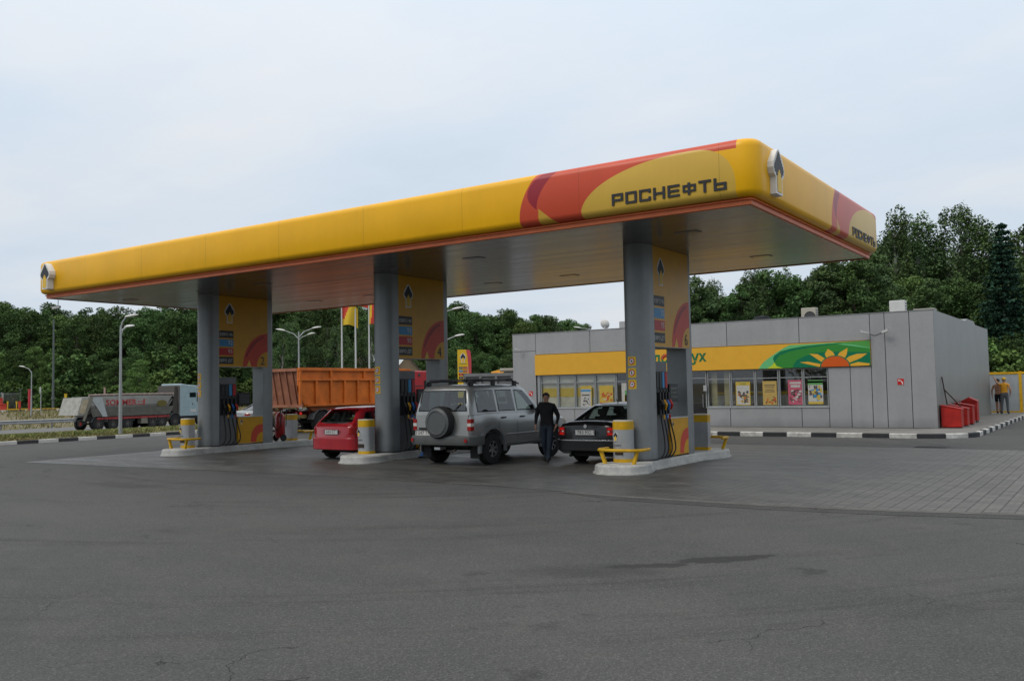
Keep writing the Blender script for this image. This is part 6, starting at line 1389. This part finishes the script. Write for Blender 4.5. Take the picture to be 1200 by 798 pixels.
def tree(key, x, y, z, s, label, cat='tree', group=None, name='tree'):
    t_ = thing(name, label, cat, (x, y, z), random.random()*6.28, group); t_.scale = (s*random.uniform(.92,1.12),)*2 + (s,)
    a = D.objects.new('trunk', PROTO[key][0]); COL.objects.link(a); a.parent = t_
    b_ = D.objects.new('crown', PROTO[key][1]); COL.objects.link(b_); b_.parent = t_
    return t_
LAB = {'r': 'rounded dark green broadleaf tree', 't': 'tall narrow broadleaf tree', 'b': 'birch with pale thin trunk', 's': 'dark pointed spruce', 'u': 'low leafy bush'}
def forest(tops, D0, rows, step, keys, zone, jitter=4., hscale=1., cover=1.):
    """tops: (px, py) treeline as surveyed; rows: depth offsets"""
    for ri, (dd, hs, dx0) in enumerate(rows):
        px_ = tops[0][0]+dx0
        while px_ < tops[-1][0]:
            dist_ = D0+dd+random.uniform(-jitter, jitter); py_ = interp(tops, px_)
            p = at(px_, py_, dist_); z0 = hgt(p.x); H = (p.z-z0)*hs*random.uniform(.88,1.03)
            k = random.choice(keys); base = PROTO[k][2]
            if H > 2: tree(k, p.x, p.y, z0-.1, H/base, LAB[k[0]] + ' in the ' + zone, 'bush' if k[0] == 'u' else 'tree', LAB[k[0]] + ' repeated in the ' + zone, {'s':'spruce_tree','b':'birch_tree','u':'bush'}.get(k[0], 'broadleaf_tree'))
            px_ += step*random.uniform(.75,1.25)
# left forest beyond the highway
topsL = [(-60,350),(0,348),(20,344),(40,368),(60,356),(85,366),(100,362),(120,354),(145,366),(170,362),(200,356),(240,358),(300,345),(340,348),(400,350),(450,355),(530,360)]
forest(topsL, 140, [(0,1.,0),(8,1.0,9),(18,1.03,4)], 19, ['r1','r2','r3','t1','r1','r2'], 'wood beyond the highway at left', 3)
forest([(-40,400),(60,405),(130,415),(230,405),(340,400),(520,405)], 128, [(0,1.,6)], 26, ['r3','r2','u1','r1'], 'front edge of the wood beyond the highway')
forest([(-40,446),(120,448),(240,446),(530,440)], 124, [(0,1.,0)], 20, ['u1','u2'], 'thicket at the foot of the left wood', 2)
tree('r3', *at(165, 465, 118)[:2], .4, .40, 'light olive green small round tree behind the grey trailer', name='broadleaf_tree')
tree('u2', *at(192, 465, 110)[:2], .3, 1.3, 'bright green bush just left of the pale blue cab', name='bush')
# centre wood between the middle pylon and the shop
topsC = [(500,352),(530,355),(545,366),(560,364),(567,372),(580,366),(590,360),(600,364),(612,368),(630,366),(650,374),(672,377),(690,385),(705,392),(760,398)]
forest(topsC, 150, [(0,1.,0),(9,1.02,6),(20,1.03,3)], 15, ['r1','r2','t1','t2','r3'], 'wood behind the price totem', 3)
forest([(500,405),(600,408),(640,415)], 120, [(0,1.,0),(4,.8,8)], 18, ['r2','r1','u1','t2'], 'thicket behind the price totem', 3)
# birch group above the flags behind the orange truck
forest([(330,375),(440,372)], 105, [(0,1.,0)], 18, ['b1','b3','b2'], 'birch row above the orange truck', 3)
# right wood behind the shop
topsR = [(700,392),(740,372),(780,350),(812,325),(838,322),(856,338),(872,322),(900,312),(940,305),(980,285),(1010,262),(1040,244),(1065,248),(1090,250),(1100,262),(1130,266),(1150,272),(1170,276),(1200,262),(1300,250)]
forest([(805,324),(842,326),(851,352),(860,330),(872,318),(900,313),(960,306),(1010,292),(1030,285)], 72, [(0,1.,3),(3.5,.86,9)], 15, ['t1','t2','b1','r2','b3'], 'tall rank close behind the shop', 2)
forest(topsR, 92, [(8,.86,4),(20,.82,9)], 21, ['r1','r2','t1','t2','b1'], 'wood behind the shop at right', 3)
forest([(800,352),(840,345),(860,372),(880,350),(960,340),(1040,310),(1120,318),(1300,310)], 80, [(0,.95,0),(4,.9,10)], 24, ['r1','t2','r2','b3','r3'], 'front rank of the wood behind the shop', 2)
forest([(1120,415),(1300,405)], 62, [(0,1.,0),(3,.9,6)], 20, ['u1','u2','r2'], 'thicket behind the yellow framed fence', 1)
forest([(800,400),(1120,385),(1300,380)], 74, [(0,1.,0)], 22, ['u1','r1','u2','b3'], 'undergrowth behind the shop', 1)
def solo(key, px_, py_, d, label, name):
    p = at(px_, py_, d); z0 = hgt(p.x); tree(key, p.x, p.y, z0-.1, (p.z-z0)/PROTO[key][2], label, name=name)
solo('b2', 1128, 232, 88, 'tallest birch rising above the wood behind the shop', 'birch_tree')
solo('b1', 1147, 250, 87, 'birch with drooping side crown right of the tallest birch', 'birch_tree')
solo('s1', 1171, 252, 76, 'dark pointed spruce at the right skyline', 'spruce_tree')
solo('b3', 1046, 243, 88, 'ragged birch top just right of the canopy corner', 'birch_tree')
solo('b1', 1071, 246, 90, 'wide birch on the skyline above the white air conditioner', 'birch_tree')
solo('t2', 1196, 262, 90, 'birch cut by the right edge of the photo', 'birch_tree')
solo('b2', 834, 322, 84, 'loose leafy tree just right of the rightmost pylon', 'birch_tree')
solo('b1', 893, 312, 86, 'loose leafy tree rising above the roof vent', 'birch_tree')

# far wood on the other side of the forecourt, behind the photographer
rng = np.random.default_rng(21); P_ = []
for k in range(90):
    a = R_(100)+R_(230)*k/90; Rr_ = 78+6*rng.random(); cx_, cy_ = 5+Rr_*sin(a), -5+Rr_*cos(a)
    if cx_ < -33: continue
    Hh = 11+6*rng.random(); n_ = 700; q = rng.normal(size=(n_,3)); q /= np.linalg.norm(q, axis=1)[:,None]; q *= (rng.random(n_)**.35)[:,None]*np.array([4.2,4.2,Hh*.52]); P_.append(q+np.array([cx_, cy_, Hh*.5]))
o_ = D.objects.new('distant_wood', leaf_mesh('distant_wood', quads(np.concatenate(P_), .42, .3), LF1)); COL.objects.link(o_); struct(o_, 'stuff')
# grass on the verge
def grass(name, xr, yr, n, h, mat, zf, gaps=0.):
    x = rng.uniform(*xr, n); y = rng.uniform(*yr, n); f = np.sin(x*1.3)+np.sin(y*.9+x*.4)+np.sin(y*.37); k = f > gaps-rng.random(n)*1.5; x = x[k]; y = y[k]; n = len(x)
    hh = h*(.4+rng.random(n)); a = rng.uniform(0,6.28,n); w = .03+.03*rng.random(n); z = np.array([zf(q) for q in x]); ln_ = rng.normal(size=(n,2))*.4
    V = np.empty((n,4,3)); dx = np.cos(a)*w; dy = np.sin(a)*w
    V[:,0] = np.stack([x-dx,y-dy,z],1); V[:,1] = np.stack([x+dx,y+dy,z],1); V[:,2] = np.stack([x+dx*.4+ln_[:,0]*hh,y+dy*.4+ln_[:,1]*hh,z+hh],1); V[:,3] = np.stack([x-dx*.4+ln_[:,0]*hh,y-dy*.4+ln_[:,1]*hh,z+hh],1)
    o = D.objects.new(name, leaf_mesh(name, V.reshape(-1,3), mat)); COL.objects.link(o); struct(o, 'stuff'); return o
GR1 = leaf_mat('grass_blades', (.07,.10,.03), (.14,.14,.05), (.16,.14,.07)); GR2 = leaf_mat('dry_grass', (.13,.12,.05), (.18,.15,.08), (.10,.12,.04))
rng = np.random.default_rng(5)
grass('grass', (-49, -37.5), (2, 45), 52000, .17, GR1, hgt, -1.2)
grass('dry_grass', (-38.5, -32.45), (2, 40), 15000, .07, GR2, hgt, .3)
grass('grass', (-150, -124), (20, 130), 16000, .5, GR2, hgt, 0.)
grass('dry_grass', (-102, -70), (5, 90), 16000, .3, GR2, hgt, 0.)

# ------------------------------------------------------------------ world, sun, view
wd_ = D.worlds.new('World'); scene.world = wd_; wd_.use_nodes = True; t = NT(wd_)
for q in list(t.n): t.n.remove(q)
SUN_EL, SUN_AZ = R_(48), R_(205)     # azimuth measured clockwise from +Y: behind and left of the camera
sky = t.new('ShaderNodeTexSky'); sky.sky_type = 'NISHITA'; sky.sun_disc = False; sky.sun_elevation = SUN_EL; sky.sun_rotation = SUN_AZ; sky.air_density = 1.; sky.dust_density = 3.
g = t.new('ShaderNodeTexCoord'); d = g.outputs['Generated']; nx, ny, nz = t.sep(d)
up = t.math('MAXIMUM', nz, 0.)
inv = t.math('DIVIDE', 1., t.math('ADD', up, .12)); cv = t.new('ShaderNodeCombineXYZ'); t.l.new(t.math('MULTIPLY', nx, inv), cv.inputs[0]); t.l.new(t.math('MULTIPLY', ny, inv), cv.inputs[1])
c1 = t.noise(cv.outputs[0], .55, 6, .55); c2 = t.noise(t.mapping(cv.outputs[0], (.6,1.3,1), loc=(3,1,0)), 1.5, 5, .5)
cl = t.ramp(t.math('ADD', t.math('MULTIPLY', c1, .7), t.math('MULTIPLY', c2, .3)), [(.40,(5.8,6.7,7.7,1)),(.5,(6.35,7.1,7.95,1)),(.61,(7.1,7.45,7.9,1))])
bright = t.math('ADD', .92, t.math('MULTIPLY', t.math('MULTIPLY', up, up), 1.05))
clc = t.mix(1., cl, t.new('ShaderNodeCombineXYZ').outputs[0], 'ADD') if False else cl
wm = t.mix(t.ramp(up, [(.45,0.),(.8,1.)]), cl, (7.4,7.3,7.1,1)); vm = t.new('ShaderNodeVectorMath', operation='SCALE'); t.l.new(wm, vm.inputs[0]); t.l.new(bright, vm.inputs['Scale'])
mixc = t.mix(.95, sky.outputs[0], vm.outputs[0])
bg = t.new('ShaderNodeBackground'); t.l.new(mixc, bg.inputs[0]); bg.inputs[1].default_value = .113
wo = t.new('ShaderNodeOutputWorld'); t.l.new(bg.outputs[0], wo.inputs[0])
sl = D.lights.new('sun', 'SUN'); sl.energy = 1.2; sl.angle = R_(22); sl.color = (1., .93, .82)
so_ = D.objects.new('sun', sl); COL.objects.link(so_)
dirv = Vector((sin(SUN_AZ)*cos(SUN_EL), cos(SUN_AZ)*cos(SUN_EL), sin(SUN_EL)))
so_.rotation_euler = dirv.to_track_quat('Z', 'Y').to_euler(); so_.location = (0,0,40)
vs_ = scene.view_settings; vs_.view_transform = 'Standard'; vs_.look = 'None'; vs_.gamma = 1; vs_.exposure = 0; vs_.use_curve_mapping = False
scene.cycles.max_bounces = 6; scene.cycles.transparent_max_bounces = 12
